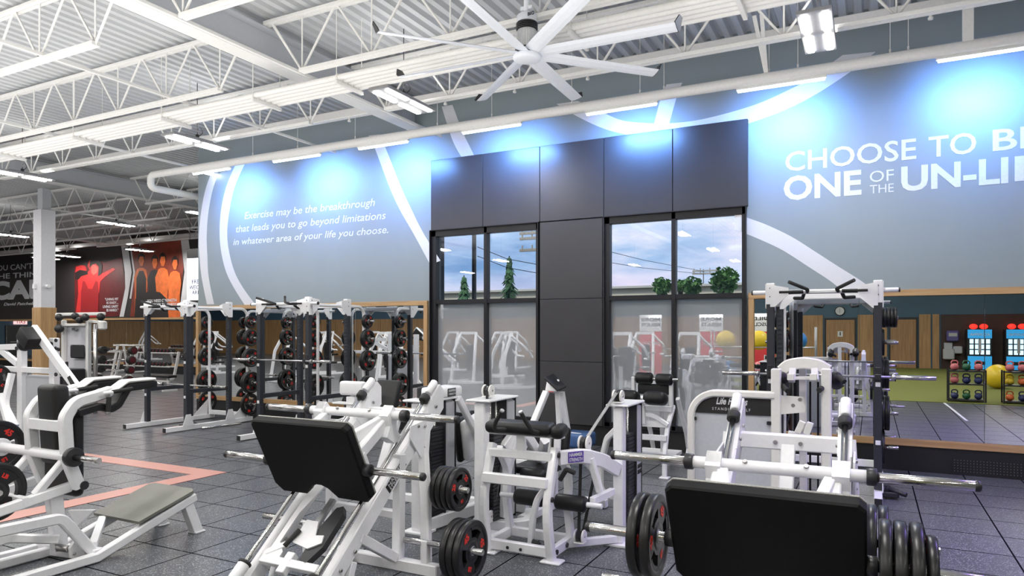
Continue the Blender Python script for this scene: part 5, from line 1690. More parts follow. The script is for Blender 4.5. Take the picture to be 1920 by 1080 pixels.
mb.build('shroud_edge', M_BLACKP, t)
a, b = q_(63, 615, yL - .2), q_(150, 735, yL - .2)
mb = MB(); rbar(mb, [a, q_(108, 678, yL - .2), q_(128, 705, yL - .2), b], .08, .12, .2); mb.build('lever_arm', M_WHITE, t)
c = q_(59, 634, yL - .28); d = (b - a).normalized(); n = Y1.cross(d)
mb = MB(); mb.rbox(c, (.20, .26, .30), Matrix((d.cross(-Y1), -Y1, d)).transposed() , .02, 3); mb.build('block_pad', M_PAD, t)
mb = MB(); mb.cyl(q_(46, 646, yL - .1), q_(96, 645, yL - .1), .03, 12); mb.cyl(q_(44, 646, yL - .06), q_(48, 646, yL - .06), .10, 16); mb.build('pivot_shaft', M_BLACKP, t)
mb = MB()
for px, py in ((106, 638), (106, 653), (106, 702), (111, 655), (32, 653)): mb.bolt(q_(px, py, yL - .05), -Y1, .028, .02)
mb.build('knobs', M_BLACKP, t)
mb = MB(); mb.plate([q_(126, 708, yL - .27), q_(131, 704, yL - .27), q_(139, 718, yL - .27), q_(135, 726, yL - .27)], Y1, .006); mb.build('name_strip', M_BLET, t)
mb = MB(); rbar(mb, [q_(0, 655), q_(33, 682)], .05, .11, 0, Y1); mb.bar(q_(-20, 652), q_(33, 650), .06, .09); rbar(mb, [q_(22, 700, 5.7), q_(8, 760, 5.6), q_(30, 800, 5.6)], .07, .09, .3, Y1)
rbar(mb, [q_(0, 740, 5.6), q_(25, 830, 5.5)], .07, .08, 0, Y1); mb.bar((x0 - .8, yL, .05), (x1 + .3, yL, .05), .08, .08); mb.bar((x0 - .4, 5.3, .05), (x0 - .4, yL + .3, .05), .08, .08)
mb.build('side_frame', M_WHITE, t)
weight_plate(45, q_(12, 705, 5.9).x, 5.75, q_(12, 712, 5.75).z, 'black plate hanging below the crossbar of the block-pad machine', spin=.7)
mb = MB(); p = V((q_(12, 705, 5.9).x, 5.75, q_(12, 712, 5.75).z)); mb.cyl(p - X1 * .12, p + X1 * .08, .024, 12); mb.cyl(p - X1 * .12 , V((p.x - .1, yL, z)), .03, 10); mb.build('plate_horn', M_CHROME, t)

# ================================================================== cable tower left of the racks
t = thing('cable_tower', 'tall white cable station with pale shroud and black screen beside the column', 'gym machine', (-15.9, 9.5, 0))
yT = 9.6
def k_(px, py, y=yT): return Py(px, py, y)
for px in (120, 166):
    x = k_(px, 600).x; mb = MB(); mb.box((x, yT, k_(px, 600).z / 2), (.09, .09, k_(px, 600).z), ch=.01); mb.build('upright', M_WHITE2, t)
xa, xb = k_(120, 600).x, k_(166, 600).x
mb = MB(); mb.box(((k_(106, 588).x + k_(196, 588).x) / 2, yT, k_(150, 589).z), (k_(196, 588).x - k_(106, 588).x, .07, .07), ch=.012); mb.box(((xa + xb) / 2, yT, k_(150, 609).z), (xb - xa, .07, .06), ch=.01)
mb.bar(k_(166, 602), k_(190, 604), .06, .06); mb.box(k_(192, 610) , (.2, .14, .2), None, .03); mb.build('top_frame', M_WHITE2, t)
mb = MB(); mb.box(((xa + xb) / 2, yT + .06, k_(150, 611).z / 2), (xb - xa - .06, .04, k_(150, 611).z), ch=.004); mb.build('shroud', mat('pale_shroud', (.62, .62, .66), .4), t)
mb = MB(); mb.box(V(((xa + xb) / 2 + .12, yT - .04, k_(150, 659).z)), (k_(160, 650).x - k_(135, 650).x, .05, .30), None, .03); mb.build('instruction_screen', M_BLACKP, t)
mb = MB(); mb.box(V((k_(141, 618).x, yT - .02, k_(141, 617).z)), (.17, .03, .07), None, .01); mb.build('logo_badge', M_STEEL, t)
mb = MB(); mb.box(V((k_(152, 735).x, yT - .25, k_(152, 690).z / 2)), (k_(168, 700).x - k_(137, 700).x, .35, k_(152, 690).z), None, .02); mb.box(V((k_(146, 685).x, yT - .25, k_(146, 684).z)), (.05, .05, .16)); mb.build('wipe_bin', M_BLACKP, t)
mb = MB(); mb.cyl(V((k_(187, 640).x, yT - .1, 0)), V((k_(187, 640).x, yT - .1, k_(187, 608).z)), .045, 14); mb.build('guide_post', M_CHROME, t)
for i, (px, py) in enumerate(((111, 595), (141, 593), (150, 600), (160, 595), (189, 594), (111, 616))):
    mb = MB(); mb.sphere(k_(px, py, yT - .16), .085 if i < 5 else .10, 16, 10)
    o = mb.build('hanging_pulley_ball', M_BLACKP); o.parent = t; o.location = o.location - wloc(t)

# ================================================================== mural wall: posters and lettering
y = DM - .004
M_DKPOST = mat('dark_red_poster', (.12, .008, .010), .5, noise=.25, nscale=1.5)
M_REDP = mat('red_poster_figure', (.62, .03, .03), .5, noise=.15, nscale=4)
M_ORP = mat('orange_poster_figure', (.75, .16, .03), .5, noise=.18, nscale=4)
M_ORB = mat('dark_orange_poster', (.22, .03, .012), .5, noise=.3, nscale=2)
M_BLP = mat('near_black_poster_print', (.015, .010, .010), .5)
def poly(t, name, pts, m, off):
    mb = MB(); mb.plate([Py(px, py, y - off) for px, py in pts], Y1, .004); return mb.build(name, m, t)
poster = thing('wall_poster', 'red poster of a person in a tank top stretching an arm out', 'poster', Py(190, 520, y))
poly(poster, 'backing', [(140, 473), (225, 452), (236, 540), (226, 593), (140, 594)], M_DKPOST, .004)
poly(poster, 'dark_top', [(140, 473), (225, 452), (229, 482), (196, 492), (176, 486), (140, 500)], M_BLP, .009)
poly(poster, 'figure', [(141, 595), (147, 550), (146, 520), (154, 512), (163, 512), (168, 506), (164, 498), (168, 488), (178, 487), (186, 492), (188, 502), (184, 512), (193, 512), (212, 502), (217, 505), (198, 518), (188, 528), (186, 548), (178, 562), (180, 595)], M_REDP, .014)
poly(poster, 'figure_hair', [(168, 502), (169, 489), (176, 484), (186, 487), (192, 498), (190, 514), (184, 518), (185, 500), (180, 494), (173, 496)], M_BLP, .019)
poly(poster, 'tank_top', [(151, 594), (152, 548), (155, 527), (159, 527), (165, 541), (173, 542), (179, 527), (183, 528), (185, 550), (184, 594)], mat('deep_red_print', (.30, .012, .016), .5), .019)
poly(poster, 'face', [(171, 500), (174, 496), (180, 497), (184, 503), (182, 511), (175, 516), (171, 511)], mat('light_red_print', (.80, .13, .10), .5), .020)
poly(poster, 'dark_shirt', [(141, 524), (141, 511), (150, 506), (163, 508), (165, 514), (152, 518), (147, 524)], M_BLP, .018)
poly(poster, 'second_hair', [(143, 500), (146, 489), (155, 485), (164, 490), (164, 499), (152, 497)], M_BLP, .019)
poly(poster, 'second_figure', [(141, 512), (143, 498), (152, 492), (160, 498), (164, 512), (150, 516)], M_REDP, .013)
for s, xl_, xr_, yb, yt in (('"LIVING FIT', 197, 222, 563.5, 559), ('IS EASY...', 200, 222, 570, 565.5), ('LIVING UNFIT', 193, 222, 577.5, 572.5), ('IS HARD."', 200, 222, 584, 579)):
    word(s, xl_, xr_, yb, yt, y - .012, M_WLET, poster, .02)
poster2 = thing('wall_poster', 'orange poster of a group of people standing side by side', 'poster', Py(295, 520, y))
poly(poster2, 'backing', [(245, 452), (338, 442), (344, 500), (334, 593), (244, 594), (252, 512)], M_ORB, .004)
for k, (dx, m) in enumerate(((265, M_ORP), (290, M_BLP), (305, M_ORP), (328, M_ORP))):
    dy = (0, 4, 0, 6)[k]
    poly(poster2, 'figure', [(dx - 13, 595), (dx - 12, 545), (dx - 14, 520 + dy), (dx - 8, 505 + dy), (dx - 3, 502 + dy), (dx + 3, 502 + dy), (dx + 9, 506 + dy), (dx + 12, 525 + dy), (dx + 9, 552), (dx + 10, 595)], m, .009 + k * .004)
    poly(poster2, 'face', [(dx - 5, 490 + dy), (dx - 4, 481 + dy), (dx, 477 + dy), (dx + 4, 481 + dy), (dx + 5, 490 + dy), (dx + 2, 499 + dy), (dx - 2, 499 + dy)], M_ORP, .011 + k * .004)
    poly(poster2, 'hair', [(dx - 6, 490 + dy), (dx - 6, 479 + dy), (dx, 473 + dy), (dx + 6, 479 + dy), (dx + 6, 490 + dy), (dx + 4, 481 + dy), (dx - 3, 481 + dy)], M_BLP, .016 + k * .004)
poly(poster2, 'dark_shirt', [(255, 560), (256, 522), (261, 508), (269, 508), (274, 522), (274, 560)], M_BLP, .012)
poly(poster2, 'dark_trousers', [(252, 595), (254, 560), (280, 545), (300, 548), (312, 560), (316, 595)], M_BLP, .026)
for s, xl_, xr_, yb, yt in (('YOU NEED STRENGTH', 276, 331, 567, 561.5), ('IN ORDER TO ENJOY', 276, 331, 574, 569)):
    word(s, xl_, xr_, yb, yt, y - .032, M_WLET, poster2, .02)
for i, pts in enumerate(([(226, 452), (238, 450), (247, 510), (240, 555), (232, 594), (224, 594), (235, 540), (234, 510)], [(338, 441), (352, 439), (361, 500), (350, 594), (335, 594), (346, 510)])):
    poly(wall_mural, 'painted_band', pts, M_BAND, .008)
poly(wall_mural, 'painted_line', [(242, 450), (244, 450), (253, 510), (246, 560), (243, 560), (250, 511)], M_BAND, .008)
q3 = thing('wall_quote', 'white lettering on the dark wall, partly hidden by the column', 'lettering', Py(30, 530, y))
for s, xl_, xr_, yb, yt, bd in (("YOU CAN'T", -14, 61, 505.5, 495, .012), ('DO, BEGIN DOING THE THINGS', -155, 93, 521, 511, .012), ('CAN', -18, 96, 559, 526, .05)):
    word(s, xl_, xr_, yb, yt, y, M_WLET, q3, bd, zx=30)
word('David Patchell', 7, 64, 573, 567.5, y, M_WLET, q3, .02, shear=.3)
# hanging sign half hidden by the blue wall end
yS = 14.5
a = Py(350, 485, yS); b = Py(386, 562, yS)
t = thing('hanging_sign', 'lit white sign with dark capital lettering beside the end of the blue wall', 'sign', (a + b) / 2)
mb = MB(); mb.box(((a.x + b.x) / 2, yS + .03, (a.z + b.z) / 2), (b.x - a.x, .06, a.z - b.z), None, .005); mb.build('panel', emit('lit_sign_white', (.9, .93, 1.0), .9), t)
mb = MB(); mb.box(((a.x + b.x) / 2, yS + .05, a.z + .16), (b.x - a.x, .10, .28), None, .01); mb.box(((a.x + b.x) / 2, yS + .05, b.z - .06), (b.x - a.x, .10, .10), None, .01)
for s in (.1, .9): mb.cyl(V((a.x + (b.x - a.x) * s, yS + .05, a.z + .2)), V((a.x + (b.x - a.x) * s, yS + .05, ZC)), .006, 6, 0)
mb.build('sign_frame', M_BLACKP, t)
for s, xl_, xr_, yb, yt in (('FREE', 360, 378, 532, 524), ('WEIGHT', 355, 384, 543, 535), ('AREA', 360, 380, 552, 544.5)):
    word(s, xl_, xr_, yb, yt, yS - .002, mat('navy_lettering', (.03, .04, .12), .5), t, .01)

# ================================================================== dumbbells and fixed barbells in the mural area
M_DB = mat('dark_red_dumbbell_head', (.10, .012, .016), .4, noise=.2)
proto_db = None
def dumbbell(x, y, z, label, group):
    global proto_db
    if proto_db is None:
        t = thing('dumbbell', label, 'dumbbell', (0, 0, 0), group)
        for s in (-1, 1):
            mb = MB(); mb.lathe([(0, .05), (.012, .068), (.08, .068), (.09, .055)], (0, s * .06, 0), V((0, s, 0)), 14); mb.build('head', M_BLACK, t)
            mb = MB(); mb.cyl((0, s * .148, 0), (0, s * .156, 0), .052, 14); mb.build('end_cap', M_DB, t)
        mb = MB(); mb.cyl((0, -.07, 0), (0, .07, 0), .017, 10); mb.build('handle', M_CHROME, t)
        proto_db = t
    else:
        t = dup(proto_db, label=label, group=group)
    t.location = (x, y, z)
    return t
def dumbbell_rack(x0, x1, y, label, gname, where):
    t = thing('dumbbell_rack', label, 'dumbbell rack', ((x0 + x1) / 2, y, 0))
    for x in (x0, x1):
        mb = MB(); rbar(mb, [(x, y - .35, .0), (x, y - .1, .05), (x, y + .12, 1.05)], .06, .10, .3, X1); mb.build('end_frame', M_WHITE2, t)
    for z, yy in ((1.0, y), (.50, y - .16)):
        for dy in (-.09, .09):
            mb = MB(); mb.box(((x0 + x1) / 2, yy + dy, z), (x1 - x0, .04, .05), None, .006); mb.build('shelf_rail', M_WHITE2, t)
    n = int((x1 - x0 - .2) / .205)
    for z, yy, rw in ((1.0, y, 'upper'), (.50, y - .16, 'lower')):
        for i in range(n):
            dumbbell(x0 + .16 + i * .205, yy, z + .095, 'dark dumbbell, %s row of the %s' % (rw, where), 'dumbbells on the %s row, %s' % (rw, where))
dumbbell_rack(-25.6, -22.9, 17.2, 'white two-tier dumbbell rack seen through the wall-end power rack', None, 'rack seen through the wall-end power rack')
dumbbell_rack(-29.6, -26.3, 17.2, 'white two-tier dumbbell rack beyond the cable station', None, 'rack beyond the cable station')
t = thing('barbell_rack', 'white A-shaped rack holding fixed barbells, in front of the far dumbbells', 'barbell rack', (-23.4, 15.2, 0))
def a_(px, py, y=15.2): return Py(px, py, y)
for px in (226, 263):
    x = a_(px, 650).x
    for s in (-1, 1):
        mb = MB(); mb.bar((x, 15.2 + s * .38, .0), (x, 15.2 + s * .10, a_(px, 647).z), .06, .06, X1); mb.build('leg', M_WHITE2, t)
    mb = MB(); mb.bar((x, 14.95, a_(px, 647).z), (x, 15.45, a_(px, 647).z), .06, .06); mb.bar((x, 14.92, .45), (x, 15.48, .45), .05, .05); mb.build('tie', M_WHITE2, t)
xa, xb = a_(226, 650).x, a_(263, 650).x
mb = MB(); mb.bar((xa, 15.2, a_(226, 647).z), (xb, 15.2, a_(226, 647).z), .05, .05); mb.build('top_bar', M_WHITE2, t)
for i, py in enumerate((656, 673, 691, 708)):
    z = a_(230, py).z; y_ = 14.66 + .05 * (3 - i)
    o = thing('fixed_barbell', 'fixed barbell with red ends on the white A-shaped rack, %s' % ['topmost', 'second from the top', 'third from the top', 'lowest'][i], 'barbell', ((xa + xb) / 2, y_, z))
    mb = MB()
    for x in (xa, xb): mb.bar((x, y_ - .02, z - .035), (x, 15.2 - .38 + .28 * min(1, z / a_(226, 647).z) + .03, z - .035), .05, .035)
    mb.build('bar_holder', M_WHITE2, t)
    mb = MB(); mb.cyl((xa - .35, y_, z), (xb + .20, y_, z), .015, 8); mb.build('shaft', M_CHROME, o)
    for x, s in ((xa - .38, -1), (xb + .16, 1)):
        mb = MB(); mb.cyl((x - .09, y_, z), (x + .09, y_, z), .13, 16); mb.build('head', M_BLACK, o)
    mb = MB(); mb.cyl((xb + .25, y_, z), (xb + .26, y_, z), .10, 16); mb.build('end_cap', M_DB, o)
for i, (px, py, yb_) in enumerate(((300, 712, 14.0), (175, 700, 15.6))):
    p = Py(px, py, yb_)
    t = thing('flat_bench', ['flat black bench seen through the wall-end power rack', 'black bench with upright pad beyond the cable station'][i], 'bench', (p.x, yb_, 0))
    mb = MB(); mb.rbox((p.x, yb_, .45), (1.2, .3, .08), None, .03, 3); mb.build('seat_pad', M_PAD, t)
    if i: mb = MB(); mb.rbox((p.x - .5, yb_, .80), (.08, .3, .7), Matrix.Rotation(.2, 3, 'Y'), .03, 3); mb.build('back_pad', M_PAD, t)
    mb = MB()
    for s in (-.45, .45): mb.bar((p.x + s, yb_, 0.03), (p.x + s * .8, yb_, .42), .07, .07, Y1); mb.bar((p.x + s, yb_ - .25, .03), (p.x + s, yb_ + .25, .03), .06, .06)
    mb.bar((p.x - .45, yb_, .3), (p.x + .45, yb_, .3), .06, .06); mb.build('frame', M_WHITE2, t)
# ================================================================== the side of the gym behind the camera (seen in the mirrors)
DMIR = D - .022
def Mv(px, py, yv):
    """point seen in the right mirror at virtual depth yv -> real place"""
    p = Py(px, py, yv); return V((p.x, 2 * DMIR - p.y, p.z))
yB = YB + .02
yBv = 2 * DMIR - yB
M_WOODW = wood('walnut_wall_panel', (.34, .19, .08), (.50, .30, .14), .6, True)
M_WOODD = wood('walnut_door', (.30, .165, .07), (.44, .255, .12), .6, True)
M_RECESS = mat('dark_brown_recess', (.05, .022, .016), .5, noise=.2, nscale=3)
z0, z1_ = 0.0, 2.62
xs = [-14.0, -10.5, -7.2, -4.4, -2.15]
for i in range(60):
    pass
def panel(x0, x1, za, zb, m, nm='wall_panel', th=.04):
    mb = MB(); mb.box(((x0 + x1) / 2, yB + th / 2, (za + zb) / 2), (x1 - x0 - .02, th, zb - za), None, .004); return mb.build(nm, m, wall_front)
x = -54.8
while x < -2.3:
    x2 = min(x + 1.35, -2.2); panel(x, x2, z0, z1_, M_WOODW); x = x2
panel(-.62, .70, z0, z1_, M_WOODW); panel(2.05, 2.55, z0, z1_, M_WOODW); panel(2.6, 2.9, z0, z1_, M_WOODW)
panel(2.95, 9.0, z0, 2.6, M_RECESS, 'recess_panel', .03)
for k, (a, b) in enumerate(((-2.05, -.75), (.84, 1.92))):
    mb = MB(); mb.box(((a + b) / 2, yB + .03, 1.24), (b - a + .16, .06, 2.48), None, .005); fr = struct(mb.build('door_%d' % (k + 1), M_BLACKP))
    mb = MB(); mb.box(((a + b) / 2, yB + .06, 1.19), (b - a, .05, 2.36), None, .005); mb.build('door_leaf', M_WOODD, fr)
    mb = MB(); mb.cyl((a + .08, yB + .08, 1.05), (a + .08, yB + .14, 1.05), .025, 10); mb.sphere((a + .08, yB + .15, 1.05), .035, 10, 8); mb.build('door_knob', M_CHROME, fr)
    if k == 0:
        mb = MB(); mb.box(((a + b) / 2 + .0, yB + .09, 1.66), (.24, .01, .28), None, .002); mb.build('door_sign', M_WLET, fr)
        mb = MB(); mb.sphere(((a + b) / 2, yB + .095, 1.73), .03, 10, 6, (1, .1, 1)); mb.box(((a + b) / 2, yB + .096, 1.64), (.05, .005, .12)); mb.build('door_symbol', M_BLET, fr)
c = V((-1.42, yB + .03, 2.82))
t = thing('wall_clock', 'round white wall clock above a wooden door in the kettlebell mirror', 'clock', c)
mb = MB(); mb.lathe([(0, .22), (.03, .22), (.04, .20)], c, Y1, 28); mb.build('face', M_WLET, t)
mb = MB(); mb.lathe([(0, .20), (0, .235), (.045, .235), (.045, .20)], c, Y1, 28, caps=False); mb.build('rim', M_BLACKP, t)
mb = MB(); mb.box(c + V((0, .045, .06)), (.015, .006, .13), None, 0); mb.box(c + V((.0, .046, -.05)), (.012, .006, .10), None, 0); mb.build('hands', M_BLET, t)
# oak panelling, door and exit sign on the side wall, seen in the recess mirror
yy_ = YB + .3
while yy_ < DM - .3:
    y2 = min(yy_ + 1.35, DM - .1)
    if not (9.6 < (yy_ + y2) / 2 < 12.0):
        mb = MB(); mb.box((XL + .02, (yy_ + y2) / 2, 1.31), (.04, y2 - yy_ - .02, 2.62), None, .004); mb.build('wall_panel', M_WOODW, wall_left)
    yy_ = y2
mb = MB(); mb.box((XL + .03, 10.9, 1.1), (.06, 1.5, 2.2), None, .005); dr = struct(mb.build('door_3', M_BLACKP))
mb = MB(); mb.box((XL + .08, 10.9, 1.0), (.03, .9, .04), None, .005); mb.build('push_bar', M_STEEL, dr)
t = thing('exit_sign', 'small red lit exit sign above a black door in the recess mirror', 'sign', (XL + .1, 10.7, 2.45))
mb = MB(); mb.box((XL + .1, 10.7, 2.45), (.08, .9, .36), None, .01); mb.build('box', emit('exit_sign_face', (.9, .55, .55), .9), t)
text('lettering', 'EXIT', M_RED, V((XL + .145, 10.38, 2.34)), Y1, Z1, .32, t, fit=.62, bold=.005)
# vending machines
M_VCY = emit('lit_cyan_vending_front', (.03, .30, .62), .55)
M_VWH = emit('lit_vending_window', (.55, .80, .95), 1.0)
for k, (xa, xb) in enumerate(((3.93, 4.90), (5.40, 6.35))):
    t = thing('vending_machine', ['glowing cyan vending machine in the mirror, beside the drinking fountain', 'glowing cyan vending machine in the mirror, partly behind a rack'][k], 'vending machine', ((xa + xb) / 2, yB + .5, 0))
    xm = (xa + xb) / 2; yf = yB + .86
    mb = MB(); mb.box((xm, yB + .45, .95), (xb - xa, .80, 1.88), None, .02); mb.build('cabinet', M_BLACKP, t)
    mb = MB(); mb.box((xm, yf, 1.68), (xb - xa - .04, .03, .40), None, .004); mb.box((xm, yf, .36), (xb - xa - .04, .03, .60), None, .004); mb.build('lit_header', M_VCY, t)
    text('brand_lettering', 'AQUAFINA', M_WLET, V((xb - .1, yf + .02, 1.60)), -X1, Z1, .17, t, fit=xb - xa - .2, bold=.003)
    mb = MB(); mb.box((xm, yf, 1.08), (xb - xa - .04, .02, .80), None, .003); mb.build('window_frame', M_BLACKP, t)
    for i in range(4):
        for j in range(3):
            if i in (0, 1, 2, 3):
                mb = MB(); mb.box((xa + .17 + i * (xb - xa - .34) / 3, yf + .015, .84 + j * .25), (.15, .012, .2), None, .004); mb.build('product_window', M_VWH, t)
    mb = MB(); mb.box((xm + .0, yf + .02, 1.12), (.12, .02, .62), None, .02); mb.build('keypad', M_GREYSH, t)
    mb = MB(); mb.box((xm, yf + .012, .34), (.42, .02, .16), None, .01); mb.build('delivery_flap', M_BLACKP, t)
    for s in (-.2, .2):
        o = MB(); o.sphere((xm + s, yB + .45, 2.02), .14, 16, 10, (1.2, .9, .9)); tag(o.build('red_ball', emit('red_glow_ball', (.9, .03, .02), 1.2)), 'red glowing ball on the %s, %s of a pair' % (['mirrored vending machine by the fountain', 'mirrored vending machine behind a rack'][k], 'one' if s > 0 else 'another'), 'ball')
# drinking fountain and dispenser
t = thing('drinking_fountain', 'grey drinking fountain pair on the dark wall in the mirror', 'drinking fountain', (3.35, yB + .3, .5))
mb = MB(); mb.box((3.25, yB + .29, .72), (.45, .40, .5), None, .04); mb.box((3.62, yB + .26, .92), (.36, .35, .35), None, .04); mb.box((3.25, yB + .10, 1.08), (.35, .06, .36), None, .02); mb.build('basin', M_GREYSH, t)
t = thing('paper_dispenser', 'violet box dispenser above the drinking fountain in the mirror', 'dispenser', (3.4, yB + .2, 1.6))
mb = MB(); mb.box((3.42, yB + .21, 1.58), (.5, .28, .52), None, .05); mb.build('body', mat('violet_plastic', (.12, .10, .30), .4), t)
mb = MB(); mb.box((3.42, yB + .355, 1.64), (.34, .01, .16), None, .005); mb.build('window', M_GREYSH, t)
# white line on the floor
mb = MB(); a, b = Mv(1770, 756, 2 * DMIR - Pz(1770, 756).y if False else Pz(1770, 756).y), Pz(1812, 789)
p0 = Pz(1770.5, 755.7); p1 = Pz(1812.6, 789)
p0 = V((p0.x, 2 * DMIR - p0.y, .004)); p1 = V((p1.x, 2 * DMIR - p1.y, .004))
mb.bar(p0, p1, .05, .006, Z1, .001); mb.build('floor_stripe', M_WLET, floor)
# kettlebells
_kb = {}
def kettlebell(x, y, z, col, r, label, group=None):
    key = (col, r)
    if key not in _kb:
        t = thing('kettlebell', label, 'kettlebell', (0, 0, 0))
        mb = MB(); mb.sphere((0, 0, r * .92), r, 18, 12, (1, 1, .95)); mb.build('bell', mat('kettlebell_' + col, KBC[col], .35), t)
        mb = MB(); mb.tube([(-r * .62, 0, r * 1.5), (-r * .78, 0, r * 2.1), (-r * .45, 0, r * 2.55), (r * .45, 0, r * 2.55), (r * .78, 0, r * 2.1), (r * .62, 0, r * 1.5)], r * .17, r * .4, 10)
        mb.build('handle', mat('kettlebell_' + col, KBC[col], .35), t); _kb[key] = t
    else: t = dup(_kb[key], label=label)
    t.location = (x, y, z); return t
KBC = {'pink': (.62, .16, .17), 'green': (.02, .12, .05), 'navy': (.03, .04, .13), 'yellow': (.70, .48, .03), 'orange': (.75, .16, .04), 'red': (.5, .04, .05)}
rows = [(('pink', 'green', 'pink'), ('pink', 'navy', 'navy'), ('navy', 'green', 'navy')), (('pink', 'pink', 'pink'), ('yellow', 'orange', 'yellow'), ('orange', 'navy', 'red'))]
for k, xc in enumerate((2.18, 3.36)):
    yk = -.20; w = .80
    t = thing('kettlebell_rack', ['black three-shelf kettlebell rack in the mirror with green and navy bells', 'black three-shelf kettlebell rack in the mirror with yellow and orange bells'][k], 'rack', (xc, yk, 0))
    mb = MB()
    for sx in (-1, 1):
        for sy in (-1, 1): mb.box((xc + sx * w / 2, yk + sy * .17, .42), (.035, .035, .84), None, .004)
    mb.build('post', M_BLACKP, t)
    for z in (.06, .46, .80):
        mb = MB(); mb.box((xc, yk, z), (w, .38, .03), None, .004); mb.build('shelf', M_BLACKP, t)
    for j, z in enumerate((.815, .475, .075)):
        for i in range(3):
            col = rows[k][j][i]
            kettlebell(xc - .26 + i * .26, yk + .02, z, col, .098 if j < 2 else .092, '%s kettlebell, %s shelf, %s mirrored rack, %s' % (col, ['top', 'middle', 'bottom'][j], ['green-and-navy', 'yellow-and-orange'][k], ['window end', 'middle one', 'vending machine end'][i]))
def ball(p, r, col, label, nm):
    mb = MB(); mb.sphere(p, r, 28, 18); return tag(mb.build('exercise_ball', mat('ball_' + nm, col, .35)), label, 'ball')
ball(V((3.55, -5.4, .012 + .38)), .38, (.78, .55, .03), 'large yellow exercise ball on the green turf behind the mirrored kettlebell racks', 'yellow')
# ball rack with balls, seen at the left end of the right mirror and in the windows
t = thing('ball_rack', 'steel rack of large exercise balls, reflected beside the oak mirror frame', 'rack', (-2.9, -1.9, 0))
mb = MB()
for x in (-4.6, -1.5):
    for yy in (-2.15, -1.65): mb.cyl((x, yy, 0), (x, yy, 1.95), .022, 10)
mb.build('post', M_STEEL, t)
for z in (.35, 1.32):
    for yy in (-2.15, -1.65):
        mb = MB(); mb.cyl((-4.6, yy, z), (-1.5, yy, z), .02, 10); mb.build('rail', M_STEEL, t)
for i, (x, z, col, nm) in enumerate(((-4.2, 1.32, (.78, .55, .03), 'yellow'), (-3.15, 1.32, (.78, .55, .03), 'yellow'), (-2.05, 1.32, (.03, .20, .55), 'blue'), (-4.1, .35, (.03, .20, .55), 'blue'), (-3.1, .35, (.65, .16, .17), 'pink'), (-2.1, .35, (.78, .55, .03), 'yellow'))):
    ball(V((x, -1.9, z + .215)), .31, col, '%s exercise ball, %s of the ball rack, %s' % (nm, 'upper rails' if z > 1 else 'lower rails', ['window end', 'middle one', 'clock end', 'window end', 'middle one', 'clock end'][i]), nm)
# banners: white head, red body, mirrored writing in the glass
M_BANR = mat('red_banner_cloth', (.62, .04, .05), .6); M_BANW = mat('white_banner_cloth', (.75, .75, .76), .6)
for k, (xb_, yb_) in enumerate(((-3.35, -4.2), (-5.2, -4.6), (-7.4, -4.4))):
    t = thing('roll_up_banner', 'red and white upright banner reflected in the glass, %s' % ['beside the mirrored yellow ball', 'the middle one', 'the one beyond the others'][k], 'banner', (xb_, yb_, 0))
    mb = MB(); mb.box((xb_, yb_, 1.0), (.85, .015, 1.6), None, .002); mb.build('red_field', M_BANR, t)
    mb = MB(); mb.box((xb_, yb_, 2.12), (.85, .015, .62), None, .002); mb.build('white_head', M_BANW, t)
    mb = MB(); mb.box((xb_, yb_, .1), (.9, .18, .2), None, .02); mb.box((xb_, yb_ - .03, 1.2), (.03, .03, 2.4), None, .003); mb.build('stand', M_STEEL, t)
    for j, s in enumerate(('BUILD', 'MUSCLE') if k == 0 else ('MORE', 'RESULTS')):
        text('lettering', s, M_BLET, V((xb_ + .38, yb_ + .012, 2.20 - j * .2)), -X1, Z1, .17, t, fit=.72, bold=.003)
    text('lettering', 'JOIN TODAY', M_WLET, V((xb_ + .36, yb_ + .012, 1.3)), -X1, Z1, .17, t, fit=.70, bold=.002)
# rack standing at the right, just outside the frame, seen in the mirror edge
power_rack(2.55, 3.65, 'power rack outside the frame, seen only in the mirror', None)
barbell(2.0, 4.2, YF_ - .085, 1.348, 'steel barbell on the rack seen only in the mirror')

# a few machines behind the camera for the glass to reflect
def press_machine(x, y, rz, label):
    t = thing('press_machine', label, 'gym machine', (0, 0, 0), 'machines behind the camera')
    mb = MB(); mb.bar((-.5, -.6, .05), (-.5, .7, .05), .08, .08); mb.bar((.5, -.6, .05), (.5, .7, .05), .08, .08); mb.bar((-.5, .7, .05), (.5, .7, .05), .08, .08); mb.build('base', M_WHITE, t)
    for s in (-1, 1):
        mb = MB(); rbar(mb, [(s * .45, .65, .05), (s * .42, .5, 1.1), (s * .30, .2, 1.75)], .08, .09, .4, X1); mb.build('upright', M_WHITE, t)
        mb = MB(); rbar(mb, [(s * .32, .25, 1.70), (s * .55, -.1, 1.35), (s * .50, -.45, 1.0), (s * .28, -.55, 1.0)], .06, .07, .2); mb.build('press_arm', M_WHITE, t)
        mb = MB(); mb.cyl((s * .5, -.25, 1.2), (s * .85, -.25, 1.2), .024, 12); mb.build('plate_horn', M_CHROME, t)
    mb = MB(); mb.bar((-.32, .2, 1.75), (.32, .2, 1.75), .1, .1); mb.build('top_bar', M_WHITE, t)
    mb = MB(); mb.rbox((0, .1, .95), (.32, .1, .8), Matrix.Rotation(-.15, 3, 'X'), .04, 3); mb.build('back_pad', M_PAD, t)
    mb = MB(); mb.rbox((0, -.15, .48), (.36, .42, .09), None, .04, 3); mb.build('seat_pad', M_PAD, t)
    mb = MB(); mb.bar((0, -.1, .05), (0, -.1, .45), .08, .08, Y1); mb.bar((0, -.1, .05), (0, .7, .05), .08, .08); mb.build('seat_post', M_WHITE, t)
    t.location = (x, y, 0); t.rotation_euler = (0, 0, rz)
    return t
pm = press_machine(-6.4, 1.6, .3, 'white press machine behind the camera, seen as a reflection in the glass')
